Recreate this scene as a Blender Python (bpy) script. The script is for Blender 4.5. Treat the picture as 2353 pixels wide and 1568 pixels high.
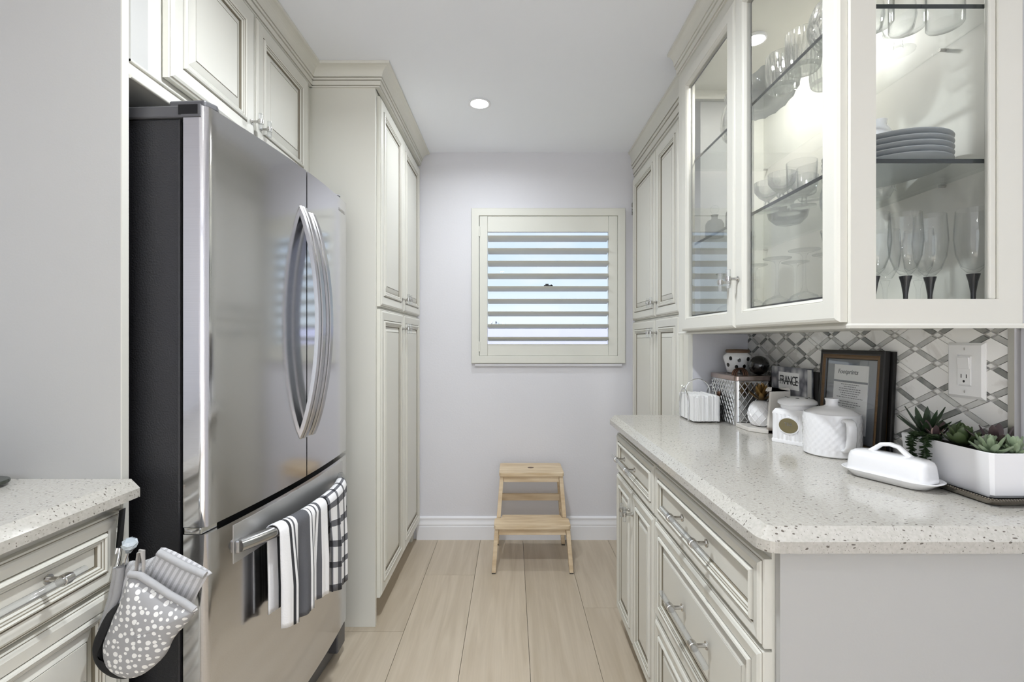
import bpy, bmesh, math, random
from math import pi, sin, cos, sqrt, radians
from mathutils import Vector, Matrix, Euler

random.seed(7)
for o in list(bpy.data.objects):
    bpy.data.objects.remove(o, do_unlink=True)
SC = bpy.context.scene
COL = SC.collection

# ------------------------------------------------------------------ camera
H = 1.25                     # eye height
F = 1080.0                   # focal length in pixels of the 2353 px wide frame
cam_d = bpy.data.cameras.new('camera')
cam_d.sensor_width = 36.0
cam_d.lens = 36.0 * F / 2353.0
cam_d.clip_start = 0.02
cam = bpy.data.objects.new('camera', cam_d)
cam.location = (0, 0, H)
cam.rotation_euler = (pi / 2, 0, 0)
COL.objects.link(cam)
SC.camera = cam

# ------------------------------------------------------------------ view + world + lights
SC.view_settings.view_transform = 'Standard'
SC.view_settings.look = 'None'
SC.view_settings.gamma = 1.0
SC.view_settings.use_curve_mapping = False
SC.view_settings.exposure = 1.03
SC.cycles.max_bounces = 12
SC.cycles.diffuse_bounces = 7
SC.cycles.glossy_bounces = 5
SC.cycles.transparent_max_bounces = 24
SC.cycles.caustics_reflective = False
SC.cycles.caustics_refractive = False
SC.cycles.sample_clamp_indirect = 4.0

DOWNLIGHT_W = 16.0
REAR_FILL_W = 13.0
PUCK_W = 2.6
SKY_STRENGTH = 0.54

ZC = 2.44                    # ceiling height
YB = 2.967                   # window wall
YR = -3.4                    # rear wall, behind the camera
XW = 1.045                   # tiled wall
XL = -1.5                    # wall behind the refrigerator

def make_world():
    w = bpy.data.worlds.new('sky'); SC.world = w; w.use_nodes = True
    nt = w.node_tree; nt.nodes.clear()
    tc = nt.nodes.new('ShaderNodeTexCoord')
    sep = nt.nodes.new('ShaderNodeSeparateXYZ')
    nt.links.new(tc.outputs['Generated'], sep.inputs[0])
    rp = nt.nodes.new('ShaderNodeValToRGB')
    rp.color_ramp.elements[0].position = 0.0; rp.color_ramp.elements[0].color = (0.84, 0.94, 1.0, 1)
    rp.color_ramp.elements[1].position = 0.45; rp.color_ramp.elements[1].color = (0.46, 0.69, 1.0, 1)
    nt.links.new(sep.outputs[2], rp.inputs[0])
    mp = nt.nodes.new('ShaderNodeMapping'); mp.inputs['Scale'].default_value = (3, 3, 9)
    nt.links.new(tc.outputs['Generated'], mp.inputs[0])
    nz = nt.nodes.new('ShaderNodeTexNoise'); nz.inputs['Scale'].default_value = 1.6; nz.inputs['Detail'].default_value = 6
    nt.links.new(mp.outputs[0], nz.inputs[0])
    cr = nt.nodes.new('ShaderNodeValToRGB')
    cr.color_ramp.elements[0].position = 0.5; cr.color_ramp.elements[1].position = 0.85
    nt.links.new(nz.outputs[0], cr.inputs[0])
    mx = nt.nodes.new('ShaderNodeMix'); mx.data_type = 'RGBA'
    nt.links.new(cr.outputs[0], mx.inputs[0]); nt.links.new(rp.outputs[0], mx.inputs[6])
    mx.inputs[7].default_value = (0.95, 0.97, 1.0, 1)
    bg = nt.nodes.new('ShaderNodeBackground'); bg.inputs[1].default_value = SKY_STRENGTH
    nt.links.new(mx.outputs[2], bg.inputs[0])
    out = nt.nodes.new('ShaderNodeOutputWorld'); nt.links.new(bg.outputs[0], out.inputs[0])
make_world()

def area_light(name, loc, rot, sx, sy, watts, color=(1, 1, 1), shape='RECTANGLE', spread=None):
    d = bpy.data.lights.new(name, 'AREA'); d.shape = shape; d.size = sx
    if shape in ('RECTANGLE', 'ELLIPSE'): d.size_y = sy
    d.energy = watts; d.color = color
    if spread: d.spread = spread
    o = bpy.data.objects.new(name, d); o.location = loc; o.rotation_euler = rot
    COL.objects.link(o)
    return o
# sun added so its bounce off the floor behind the camera lifts the ceiling
_sd = bpy.data.lights.new('bounce_sun', 'SUN'); _sd.energy = 13.0; _sd.angle = radians(0.6); _sd.color = (0.96, 0.98, 1.0)
_so = bpy.data.objects.new('bounce_sun', _sd); _so.rotation_euler = (radians(42), 0, radians(-6)); COL.objects.link(_so)
# added fill light standing at the invented rear window
area_light('rear_fill', (-0.2, YR + 0.12, 1.25), (-pi / 2, 0, pi), 2.3, 2.1, REAR_FILL_W, (0.93, 0.97, 1.0))

# ------------------------------------------------------------------ materials
MATS = {}
def srgb(r, g, b):
    f = lambda c: (c / 255 / 12.92) if c / 255 <= 0.04045 else ((c / 255 + 0.055) / 1.055) ** 2.4
    return (f(r), f(g), f(b), 1)

def newmat(name):
    m = bpy.data.materials.new(name); m.use_nodes = True
    MATS[name] = m
    nt = m.node_tree
    return m, nt, nt.nodes['Principled BSDF']

def node(nt, t, **kw):
    n = nt.nodes.new(t)
    for k, v in kw.items(): setattr(n, k, v)
    return n

def mat(name, col, rough=0.5, metal=0.0, noise=0.0, nscale=8.0, bump=0.0, bscale=60.0, coat=0.0, aniso=0.0, spec=0.5, stretch=(1, 1, 1)):
    m, nt, b = newmat(name)
    b.inputs['Base Color'].default_value = col
    b.inputs['Roughness'].default_value = rough
    b.inputs['Metallic'].default_value = metal
    b.inputs['Specular IOR Level'].default_value = spec
    b.inputs['Coat Weight'].default_value = coat
    b.inputs['Coat Roughness'].default_value = 0.05
    if aniso: b.inputs['Anisotropic'].default_value = aniso
    tc = node(nt, 'ShaderNodeTexCoord')
    mp = node(nt, 'ShaderNodeMapping'); mp.inputs['Scale'].default_value = stretch
    nt.links.new(tc.outputs['Object'], mp.inputs[0])
    if noise:
        nz = node(nt, 'ShaderNodeTexNoise'); nz.inputs['Scale'].default_value = nscale; nz.inputs['Detail'].default_value = 4
        nt.links.new(mp.outputs[0], nz.inputs[0])
        mx = node(nt, 'ShaderNodeMix', data_type='RGBA')
        mx.inputs[6].default_value = tuple(c * (1 - noise) for c in col[:3]) + (1,)
        mx.inputs[7].default_value = tuple(min(1, c * (1 + noise)) for c in col[:3]) + (1,)
        nt.links.new(nz.outputs[0], mx.inputs[0]); nt.links.new(mx.outputs[2], b.inputs['Base Color'])
    if bump:
        nb = node(nt, 'ShaderNodeTexNoise'); nb.inputs['Scale'].default_value = bscale; nb.inputs['Detail'].default_value = 3
        nt.links.new(mp.outputs[0], nb.inputs[0])
        bp = node(nt, 'ShaderNodeBump'); bp.inputs['Strength'].default_value = bump; bp.inputs['Distance'].default_value = 0.002
        nt.links.new(nb.outputs[0], bp.inputs['Height']); nt.links.new(bp.outputs[0], b.inputs['Normal'])
    return m

def glassmat(name, tint=(0.97, 0.98, 0.98), edge=(0.6, 0.63, 0.63), ior=1.45, rough=0.0, power=3.0, boost=1.0, diffuse=0.0):
    """thin clear glass: straight transmission, Fresnel reflection, darker where seen edge-on"""
    m = bpy.data.materials.new(name); m.use_nodes = True; MATS[name] = m
    nt = m.node_tree; nt.nodes.clear()
    out = node(nt, 'ShaderNodeOutputMaterial')
    tr = node(nt, 'ShaderNodeBsdfTransparent'); gl = node(nt, 'ShaderNodeBsdfGlossy'); gl.inputs['Roughness'].default_value = rough
    lw = node(nt, 'ShaderNodeLayerWeight'); lw.inputs['Blend'].default_value = 0.5
    # Schlick's Fresnel term, the same on both faces of the sheet
    f0 = ((ior - 1) / (ior + 1)) ** 2
    p5 = node(nt, 'ShaderNodeMath', operation='POWER'); p5.inputs[1].default_value = 5.0
    nt.links.new(lw.outputs['Facing'], p5.inputs[0])
    fr = node(nt, 'ShaderNodeMath', operation='MULTIPLY_ADD'); fr.inputs[1].default_value = 1 - f0; fr.inputs[2].default_value = f0
    nt.links.new(p5.outputs[0], fr.inputs[0])
    pw = node(nt, 'ShaderNodeMath', operation='POWER'); pw.inputs[1].default_value = power
    nt.links.new(lw.outputs['Facing'], pw.inputs[0])
    mc = node(nt, 'ShaderNodeMix', data_type='RGBA')
    mc.inputs[6].default_value = tint + (1,); mc.inputs[7].default_value = edge + (1,)
    nt.links.new(pw.outputs[0], mc.inputs[0]); nt.links.new(mc.outputs[2], tr.inputs[0])
    mu = node(nt, 'ShaderNodeMath', operation='MULTIPLY'); mu.inputs[1].default_value = boost; mu.use_clamp = True
    nt.links.new(fr.outputs[0], mu.inputs[0])
    first = tr.outputs[0]
    if diffuse:
        df = node(nt, 'ShaderNodeBsdfDiffuse'); df.inputs[0].default_value = (0.75, 0.78, 0.8, 1)
        ms0 = node(nt, 'ShaderNodeMixShader'); ms0.inputs[0].default_value = diffuse
        nt.links.new(tr.outputs[0], ms0.inputs[1]); nt.links.new(df.outputs[0], ms0.inputs[2]); first = ms0.outputs[0]
    ms = node(nt, 'ShaderNodeMixShader')
    nt.links.new(mu.outputs[0], ms.inputs[0]); nt.links.new(first, ms.inputs[1]); nt.links.new(gl.outputs[0], ms.inputs[2])
    nt.links.new(ms.outputs[0], out.inputs[0])
    return m

def emitmat(name, col, strength):
    m = bpy.data.materials.new(name); m.use_nodes = True; MATS[name] = m
    nt = m.node_tree; nt.nodes.clear()
    e = node(nt, 'ShaderNodeEmission'); e.inputs[0].default_value = col; e.inputs[1].default_value = strength
    o = node(nt, 'ShaderNodeOutputMaterial'); nt.links.new(e.outputs[0], o.inputs[0])
    return m

CREAM = srgb(218, 217, 209)
mat('wall_paint', srgb(216, 216, 222), 0.75, noise=0.01, bump=0.25, bscale=90)
mat('panel_paint', srgb(186, 186, 184), 0.55, noise=0.012, nscale=3, bump=0.06, bscale=220)
mat('ceiling_paint', srgb(242, 245, 252), 0.85, bump=0.1, bscale=80)
mat('cream', CREAM, 0.42, noise=0.012, nscale=5)
mat('glaze', srgb(134, 127, 112), 0.45, noise=0.1, nscale=30)
mat('white_trim', srgb(232, 233, 238), 0.35, noise=0.006)
mat('shutter_paint', srgb(212, 212, 205), 0.45, noise=0.01)
mat('dark_gap', srgb(14, 13, 12), 0.9, noise=0.05)
mat('chrome', (0.78, 0.78, 0.78, 1), 0.08, 1.0, noise=0.01)
mat('nickel', (0.58, 0.57, 0.55, 1), 0.22, 1.0, noise=0.02)
mat('fridge_side', srgb(48, 48, 51), 0.42, 0.25, noise=0.06, nscale=60, bump=0.5, bscale=240)
mat('fridge_grey', srgb(92, 92, 95), 0.4, 0.3, noise=0.03)
mat('black_plastic', srgb(10, 10, 11), 0.25, noise=0.05)
mat('steel_plate', (0.66, 0.66, 0.66, 1), 0.42, 0.9, noise=0.02)
mat('steel_bar', (0.45, 0.45, 0.455, 1), 0.22, 1.0, noise=0.02)
mat('white_ceramic', srgb(238, 238, 240), 0.12, coat=0.4, noise=0.006)
mat('matte_white', srgb(236, 236, 238), 0.35, noise=0.006)
mat('plastic_white', srgb(236, 236, 236), 0.28, noise=0.004)
mat('paper_white', srgb(240, 240, 240), 0.8, noise=0.01)
mat('black_ceramic', srgb(16, 15, 15), 0.12, noise=0.1, coat=0.5, bump=0.9, bscale=38)
mat('black_wood', srgb(22, 20, 19), 0.35, noise=0.15, nscale=30, stretch=(1, 1, 12))
mat('gold_wood', srgb(104, 80, 52), 0.4, noise=0.35, nscale=40, stretch=(3, 1, 10))
mat('grey_mat', srgb(140, 143, 150), 0.8, noise=0.05, nscale=80)
mat('copper', srgb(172, 156, 148), 0.25, 1.0, noise=0.05)
mat('bronze', srgb(98, 72, 58), 0.3, 0.8, noise=0.15)
mat('gold', srgb(128, 100, 58), 0.35, 0.85, noise=0.2, nscale=30)
mat('badge_gold', srgb(132, 122, 92), 0.45, 0.5, noise=0.15, nscale=60)
mat('badge_silver', srgb(140, 140, 140), 0.4, 0.7, noise=0.2, nscale=60)
mat('dark_wood_lid', srgb(98, 74, 56), 0.5, noise=0.35, nscale=25, stretch=(1, 1, 8))
mat('tin', (0.70, 0.71, 0.72, 1), 0.14, 1.0, noise=0.03)
mat('tray_silver', srgb(150, 143, 132), 0.22, 0.9, noise=0.1)
mat('soil', srgb(34, 30, 26), 0.95, noise=0.3, nscale=60)
mat('leaf_dark', srgb(36, 54, 33), 0.42, noise=0.35, nscale=30)
mat('leaf_green', srgb(76, 92, 58), 0.4, noise=0.25, nscale=40)
mat('leaf_pale', srgb(130, 146, 118), 0.45, noise=0.2, nscale=40)
mat('leaf_trail', srgb(36, 54, 28), 0.45, noise=0.3, nscale=50)
mat('leaf_purple', srgb(72, 58, 60), 0.4, noise=0.3, nscale=30)
mat('leaf_pink', srgb(198, 172, 160), 0.45, noise=0.15, nscale=30)
mat('frosted_plate', srgb(160, 166, 170), 0.3, noise=0.02, coat=0.3)
mat('ink', srgb(45, 45, 48), 0.7, noise=0.02)
mat('ink_light', srgb(120, 120, 124), 0.7, noise=0.02)
mat('outlet_dark', srgb(40, 40, 40), 0.6, noise=0.02)
mat('book_dark', srgb(28, 25, 24), 0.5, noise=0.2)
mat('pages', srgb(226, 224, 218), 0.8, noise=0.06, nscale=200, stretch=(1, 1, .05))
mat('mitt_grey', srgb(172, 172, 174), 0.9, noise=0.05, nscale=60, bump=0.4, bscale=160)
mat('mitt_black', srgb(26, 26, 27), 0.85, noise=0.2, nscale=60, bump=0.5, bscale=120)
mat('tape_grey', srgb(168, 164, 160), 0.8, noise=0.08, nscale=80)
mat('hazed_lavender', srgb(84, 84, 98), 0.8, noise=0.05, nscale=2)  # lavender of the distance haze put into the base colour
mat('hazed_leaf', srgb(98, 104, 112), 0.85, noise=0.15, nscale=2)  # foliage colour with distance haze painted in
mat('grout', srgb(205, 204, 200), 0.8, noise=0.02)
mat('rubber', srgb(60, 60, 60), 0.8, noise=0.1)
mat('crystal_knob', srgb(196, 206, 214), 0.04, 0.25, noise=0.25, nscale=90, coat=1.0)
glassmat('pane_glass', (0.985, 0.99, 0.99), (0.9, 0.92, 0.92), 1.5, 0.0, 4.0, 1.5)
glassmat('end_glass', (0.985, 0.99, 0.99), (0.9, 0.92, 0.92), 1.5, 0.0, 4.0, 0.45)
glassmat('window_glass', (0.98, 0.985, 0.99), (0.9, 0.92, 0.93), 1.3, 0.0, 4.0, 0.6)
glassmat('smoke_glass', (0.60, 0.61, 0.62), (0.25, 0.25, 0.26), 1.5, 0.05, 1.5, 1.2, 0.12)
glassmat('shelf_glass', (0.975, 0.985, 0.983), (0.84, 0.88, 0.87), 1.5, 0.0, 4.0, 0.9)
glassmat('acrylic', (0.96, 0.965, 0.965), (0.66, 0.66, 0.65), 1.5, 0.03, 2.0, 1.3, 0.12)
mat('shelf_edge', srgb(34, 40, 40), 0.2, noise=0.05)
emitmat('lamp_lens', (1.0, 0.98, 0.95, 1), 14.0)
emitmat('puck_lens', (1.0, 0.97, 0.92, 1), 10.0)

def steel_mat():
    m, nt, b = newmat('steel')
    b.inputs['Metallic'].default_value = 1.0
    b.inputs['Anisotropic'].default_value = 0.55
    tc = node(nt, 'ShaderNodeTexCoord'); mp = node(nt, 'ShaderNodeMapping'); mp.inputs['Scale'].default_value = (400, 3, 400)
    nt.links.new(tc.outputs['Object'], mp.inputs[0])
    nz = node(nt, 'ShaderNodeTexNoise'); nz.inputs['Scale'].default_value = 1.0; nz.inputs['Detail'].default_value = 2
    nt.links.new(mp.outputs[0], nz.inputs[0])
    rp = node(nt, 'ShaderNodeMapRange'); rp.inputs['To Min'].default_value = 0.09; rp.inputs['To Max'].default_value = 0.16
    nt.links.new(nz.outputs[0], rp.inputs[0]); nt.links.new(rp.outputs[0], b.inputs['Roughness'])
    mx = node(nt, 'ShaderNodeMix', data_type='RGBA'); mx.inputs[6].default_value = (0.60, 0.60, 0.62, 1); mx.inputs[7].default_value = (0.69, 0.69, 0.71, 1)
    nt.links.new(nz.outputs[0], mx.inputs[0]); nt.links.new(mx.outputs[2], b.inputs['Base Color'])
steel_mat()

def wood_floor_mat():
    m, nt, b = newmat('oak_plank')
    b.inputs['Roughness'].default_value = 0.42
    tc = node(nt, 'ShaderNodeTexCoord'); oi = node(nt, 'ShaderNodeObjectInfo')
    add = node(nt, 'ShaderNodeVectorMath', operation='ADD')
    sc = node(nt, 'ShaderNodeVectorMath', operation='SCALE'); sc.inputs['Scale'].default_value = 17.0
    cmb = node(nt, 'ShaderNodeCombineXYZ')
    nt.links.new(oi.outputs['Random'], cmb.inputs[0]); nt.links.new(oi.outputs['Random'], cmb.inputs[1])
    nt.links.new(cmb.outputs[0], sc.inputs[0])
    nt.links.new(tc.outputs['Object'], add.inputs[0]); nt.links.new(sc.outputs[0], add.inputs[1])
    mp = node(nt, 'ShaderNodeMapping'); mp.inputs['Scale'].default_value = (9, 0.7, 1)
    nt.links.new(add.outputs[0], mp.inputs[0])
    n1 = node(nt, 'ShaderNodeTexNoise'); n1.inputs['Scale'].default_value = 2.2; n1.inputs['Detail'].default_value = 6; n1.inputs['Distortion'].default_value = 1.2
    nt.links.new(mp.outputs[0], n1.inputs[0])
    r1 = node(nt, 'ShaderNodeValToRGB')
    r1.color_ramp.elements[0].position = 0.3; r1.color_ramp.elements[0].color = srgb(188, 174, 153)
    r1.color_ramp.elements[1].position = 0.72; r1.color_ramp.elements[1].color = srgb(207, 194, 175)
    nt.links.new(n1.outputs[0], r1.inputs[0])
    mp2 = node(nt, 'ShaderNodeMapping'); mp2.inputs['Scale'].default_value = (90, 3, 1)
    nt.links.new(add.outputs[0], mp2.inputs[0])
    n2 = node(nt, 'ShaderNodeTexNoise'); n2.inputs['Scale'].default_value = 1.5; n2.inputs['Detail'].default_value = 3
    nt.links.new(mp2.outputs[0], n2.inputs[0])
    mx = node(nt, 'ShaderNodeMix', data_type='RGBA', blend_type='MULTIPLY'); mx.inputs[0].default_value = 0.12
    nt.links.new(r1.outputs[0], mx.inputs[6]); nt.links.new(n2.outputs[0], mx.inputs[7])
    # knots
    vo = node(nt, 'ShaderNodeTexVoronoi'); vo.inputs['Scale'].default_value = 1.6
    mp3 = node(nt, 'ShaderNodeMapping'); mp3.inputs['Scale'].default_value = (1.6, 0.7, 1)
    nt.links.new(add.outputs[0], mp3.inputs[0]); nt.links.new(mp3.outputs[0], vo.inputs[0])
    r3 = node(nt, 'ShaderNodeValToRGB'); r3.color_ramp.elements[0].position = 0.0; r3.color_ramp.elements[0].color = (0.45, 0.42, 0.38, 1)
    r3.color_ramp.elements[1].position = 0.09; r3.color_ramp.elements[1].color = (1, 1, 1, 1)
    nt.links.new(vo.outputs[0], r3.inputs[0])
    mk = node(nt, 'ShaderNodeMix', data_type='RGBA', blend_type='MULTIPLY'); mk.inputs[0].default_value = 0.6
    nt.links.new(mx.outputs[2], mk.inputs[6]); nt.links.new(r3.outputs[0], mk.inputs[7])
    hv = node(nt, 'ShaderNodeHueSaturation'); mr = node(nt, 'ShaderNodeMapRange')
    mr.inputs['To Min'].default_value = 0.93; mr.inputs['To Max'].default_value = 1.04
    nt.links.new(oi.outputs['Random'], mr.inputs[0]); nt.links.new(mr.outputs[0], hv.inputs['Value'])
    nt.links.new(mk.outputs[2], hv.inputs['Color']); nt.links.new(hv.outputs[0], b.inputs['Base Color'])
wood_floor_mat()

def pine_mat():
    m, nt, b = newmat('birch')
    b.inputs['Roughness'].default_value = 0.5
    tc = node(nt, 'ShaderNodeTexCoord'); mp = node(nt, 'ShaderNodeMapping'); mp.inputs['Scale'].default_value = (4, 30, 30)
    nt.links.new(tc.outputs['Object'], mp.inputs[0])
    n1 = node(nt, 'ShaderNodeTexNoise'); n1.inputs['Scale'].default_value = 1.5; n1.inputs['Detail'].default_value = 5
    nt.links.new(mp.outputs[0], n1.inputs[0])
    r = node(nt, 'ShaderNodeValToRGB')
    r.color_ramp.elements[0].position = 0.3; r.color_ramp.elements[0].color = srgb(196, 172, 138)
    r.color_ramp.elements[1].position = 0.7; r.color_ramp.elements[1].color = srgb(224, 206, 178)
    nt.links.new(n1.outputs[0], r.inputs[0]); nt.links.new(r.outputs[0], b.inputs['Base Color'])
pine_mat()

def quartz_mat():
    m, nt, b = newmat('quartz')
    b.inputs['Roughness'].default_value = 0.13
    b.inputs['Specular IOR Level'].default_value = 0.6
    tc = node(nt, 'ShaderNodeTexCoord')
    def flecks(scale, thr, stretch, seed):
        mp = node(nt, 'ShaderNodeMapping'); mp.inputs['Scale'].default_value = stretch; mp.inputs['Location'].default_value = (seed, seed * 2, 0)
        mp.inputs['Rotation'].default_value = (0, 0, seed * 0.4)
        nt.links.new(tc.outputs['Object'], mp.inputs[0])
        nz = node(nt, 'ShaderNodeTexNoise'); nz.inputs['Scale'].default_value = 60; nz.inputs['Detail'].default_value = 1
        mixv = node(nt, 'ShaderNodeVectorMath', operation='SCALE'); mixv.inputs['Scale'].default_value = 0.01
        nt.links.new(mp.outputs[0], nz.inputs[0]); nt.links.new(nz.outputs['Color'], mixv.inputs[0])
        ad = node(nt, 'ShaderNodeVectorMath', operation='ADD'); nt.links.new(mp.outputs[0], ad.inputs[0]); nt.links.new(mixv.outputs[0], ad.inputs[1])
        vo = node(nt, 'ShaderNodeTexVoronoi'); vo.inputs['Scale'].default_value = scale
        nt.links.new(ad.outputs[0], vo.inputs[0])
        lt = node(nt, 'ShaderNodeMath', operation='LESS_THAN'); lt.inputs[1].default_value = thr
        nt.links.new(vo.outputs['Distance'], lt.inputs[0])
        # only some of the cells carry a fleck
        sp = node(nt, 'ShaderNodeSeparateColor'); nt.links.new(vo.outputs['Color'], sp.inputs[0])
        g2 = node(nt, 'ShaderNodeMath', operation='GREATER_THAN'); g2.inputs[1].default_value = 0.52
        nt.links.new(sp.outputs[0], g2.inputs[0])
        mu = node(nt, 'ShaderNodeMath', operation='MULTIPLY'); nt.links.new(lt.outputs[0], mu.inputs[0]); nt.links.new(g2.outputs[0], mu.inputs[1])
        return mu
    f1 = flecks(120, 0.20, (0.6, 1.3, 1.0), 1.3)
    f2 = flecks(230, 0.22, (1.2, 0.6, 1.0), 3.1)
    n1 = node(nt, 'ShaderNodeTexNoise'); n1.inputs['Scale'].default_value = 160; n1.inputs['Detail'].default_value = 4
    nt.links.new(tc.outputs['Object'], n1.inputs[0])
    r = node(nt, 'ShaderNodeValToRGB')
    r.color_ramp.elements[0].position = 0.35; r.color_ramp.elements[0].color = srgb(182, 179, 171)
    r.color_ramp.elements[1].position = 0.65; r.color_ramp.elements[1].color = srgb(194, 191, 184)
    nt.links.new(n1.outputs[0], r.inputs[0])
    a = node(nt, 'ShaderNodeMix', data_type='RGBA'); a.inputs[7].default_value = srgb(104, 98, 90)
    nt.links.new(f1.outputs[0], a.inputs[0]); nt.links.new(r.outputs[0], a.inputs[6])
    c = node(nt, 'ShaderNodeMix', data_type='RGBA'); c.inputs[7].default_value = srgb(150, 145, 137)
    nt.links.new(f2.outputs[0], c.inputs[0]); nt.links.new(a.outputs[2], c.inputs[6])
    nt.links.new(c.outputs[2], b.inputs['Base Color'])
quartz_mat()

def marble_mat(name, base, vein, amount, rough=0.12):
    m, nt, b = newmat(name)
    b.inputs['Roughness'].default_value = rough
    tc = node(nt, 'ShaderNodeTexCoord'); oi = node(nt, 'ShaderNodeObjectInfo')
    cmb = node(nt, 'ShaderNodeCombineXYZ'); sc = node(nt, 'ShaderNodeVectorMath', operation='SCALE'); sc.inputs['Scale'].default_value = 9
    for i in range(3): nt.links.new(oi.outputs['Random'], cmb.inputs[i])
    nt.links.new(cmb.outputs[0], sc.inputs[0])
    ad = node(nt, 'ShaderNodeVectorMath', operation='ADD'); nt.links.new(tc.outputs['Object'], ad.inputs[0]); nt.links.new(sc.outputs[0], ad.inputs[1])
    nz = node(nt, 'ShaderNodeTexNoise'); nz.inputs['Scale'].default_value = 9; nz.inputs['Detail'].default_value = 7; nz.inputs['Distortion'].default_value = 1.5
    nt.links.new(ad.outputs[0], nz.inputs[0])
    r = node(nt, 'ShaderNodeValToRGB')
    r.color_ramp.elements[0].position = 0.36; r.color_ramp.elements[0].color = vein
    r.color_ramp.elements[1].position = 0.36 + amount; r.color_ramp.elements[1].color = base
    nt.links.new(nz.outputs[0], r.inputs[0])
    hv = node(nt, 'ShaderNodeHueSaturation'); mr = node(nt, 'ShaderNodeMapRange')
    mr.inputs['To Min'].default_value = 0.88; mr.inputs['To Max'].default_value = 1.05
    nt.links.new(oi.outputs['Random'], mr.inputs[0]); nt.links.new(mr.outputs[0], hv.inputs['Value'])
    nt.links.new(r.outputs[0], hv.inputs['Color']); nt.links.new(hv.outputs[0], b.inputs['Base Color'])
def crystal_mat(name, share):
    m, nt, b = newmat(name)
    b.inputs['Base Color'].default_value = (0.97, 0.975, 0.975, 1)
    b.inputs['Transmission Weight'].default_value = 1.0; b.inputs['IOR'].default_value = 1.5; b.inputs['Roughness'].default_value = 0.02
    out = nt.nodes['Material Output']; tr = node(nt, 'ShaderNodeBsdfTransparent'); tr.inputs[0].default_value = (.95, .955, .955, 1)
    ms = node(nt, 'ShaderNodeMixShader'); ms.inputs[0].default_value = share
    nt.links.new(tr.outputs[0], ms.inputs[1]); nt.links.new(b.outputs[0], ms.inputs[2]); nt.links.new(ms.outputs[0], out.inputs[0])
crystal_mat('cut_crystal', 0.62)
glassmat('clear_glass', (0.988, 0.99, 0.99), (0.62, 0.64, 0.65), 1.5, 0.01, 5.0, 0.9)
marble_mat('marble_white', srgb(246, 245, 243), srgb(226, 224, 221), 0.08)
marble_mat('marble_grey', srgb(160, 161, 158), srgb(116, 118, 115), 0.30)
marble_mat('marble_mist', srgb(206, 206, 203), srgb(176, 176, 173), 0.25)
marble_mat('marble_board', srgb(226, 222, 216), srgb(150, 140, 130), 0.10, 0.2)
marble_mat('dark_glass', srgb(78, 84, 72), srgb(24, 26, 24), 0.35, 0.08)

def uv_ramp_mat(name, stopsU, stopsV=None, rough=0.9, fract=False):
    """woven cloth: constant bands across (U) and, for checks, along (V)"""
    m, nt, b = newmat(name)
    b.inputs['Roughness'].default_value = rough
    uv = node(nt, 'ShaderNodeUVMap'); sp = node(nt, 'ShaderNodeSeparateXYZ'); nt.links.new(uv.outputs[0], sp.inputs[0])
    def ramp(stops, sock):
        r = node(nt, 'ShaderNodeValToRGB'); r.color_ramp.interpolation = 'CONSTANT'
        e = r.color_ramp.elements
        e[0].position, e[0].color = stops[0][0], stops[0][1]
        e[1].position, e[1].color = stops[1][0], stops[1][1]
        for p, c in stops[2:]:
            n = e.new(p); n.color = c
        nt.links.new(sock, r.inputs[0]); return r
    su = sp.outputs[0]
    if fract:
        fc = node(nt, 'ShaderNodeMath', operation='FRACT'); nt.links.new(su, fc.inputs[0]); su = fc.outputs[0]
    r1 = ramp(stopsU, su); col = r1.outputs[0]
    if stopsV:
        r2 = ramp(stopsV, sp.outputs[1])
        mx = node(nt, 'ShaderNodeMix', data_type='RGBA', blend_type='MULTIPLY'); mx.inputs[0].default_value = 1.0
        nt.links.new(col, mx.inputs[6]); nt.links.new(r2.outputs[0], mx.inputs[7]); col = mx.outputs[2]
    nt.links.new(col, b.inputs['Base Color'])
    tc = node(nt, 'ShaderNodeTexCoord'); nz = node(nt, 'ShaderNodeTexNoise'); nz.inputs['Scale'].default_value = 300
    nt.links.new(tc.outputs['Object'], nz.inputs[0])
    bp = node(nt, 'ShaderNodeBump'); bp.inputs['Strength'].default_value = 0.5; bp.inputs['Distance'].default_value = 0.002
    nt.links.new(nz.outputs[0], bp.inputs['Height']); nt.links.new(bp.outputs[0], b.inputs['Normal'])
    return m
WHT = srgb(238, 238, 240); GRY = srgb(92, 93, 98); DRK = srgb(52, 53, 57)
uv_ramp_mat('towel_stripes', [(0, WHT), (.13, DRK), (.17, WHT), (.20, GRY), (.23, WHT), (.28, GRY), (.52, WHT), (.56, GRY), (.58, WHT), (.66, GRY), (.69, WHT), (.74, GRY), (.80, WHT)])
G1 = srgb(112, 113, 118); W1 = (1, 1, 1, 1)
uv_ramp_mat('towel_checks', [(0, G1), (.05, WHT), (.30, G1), (.37, WHT), (.62, G1), (.69, WHT), (.95, G1)],
            [(0, W1), (.06, G1), (.09, W1), (.16, G1), (.19, W1), (.26, G1), (.29, W1), (.36, G1), (.39, W1), (.46, G1), (.49, W1), (.56, G1), (.59, W1), (.66, G1), (.69, W1), (.76, G1), (.79, W1), (.86, G1), (.89, W1), (.965, G1)])
_n = 30
_st = []
for _i in range(15):
    _st += [(_i / 15, srgb(176, 176, 178)), (_i / 15 + 0.030, srgb(206, 206, 208))]
uv_ramp_mat('mitt_stripes', _st, fract=True)

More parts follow.
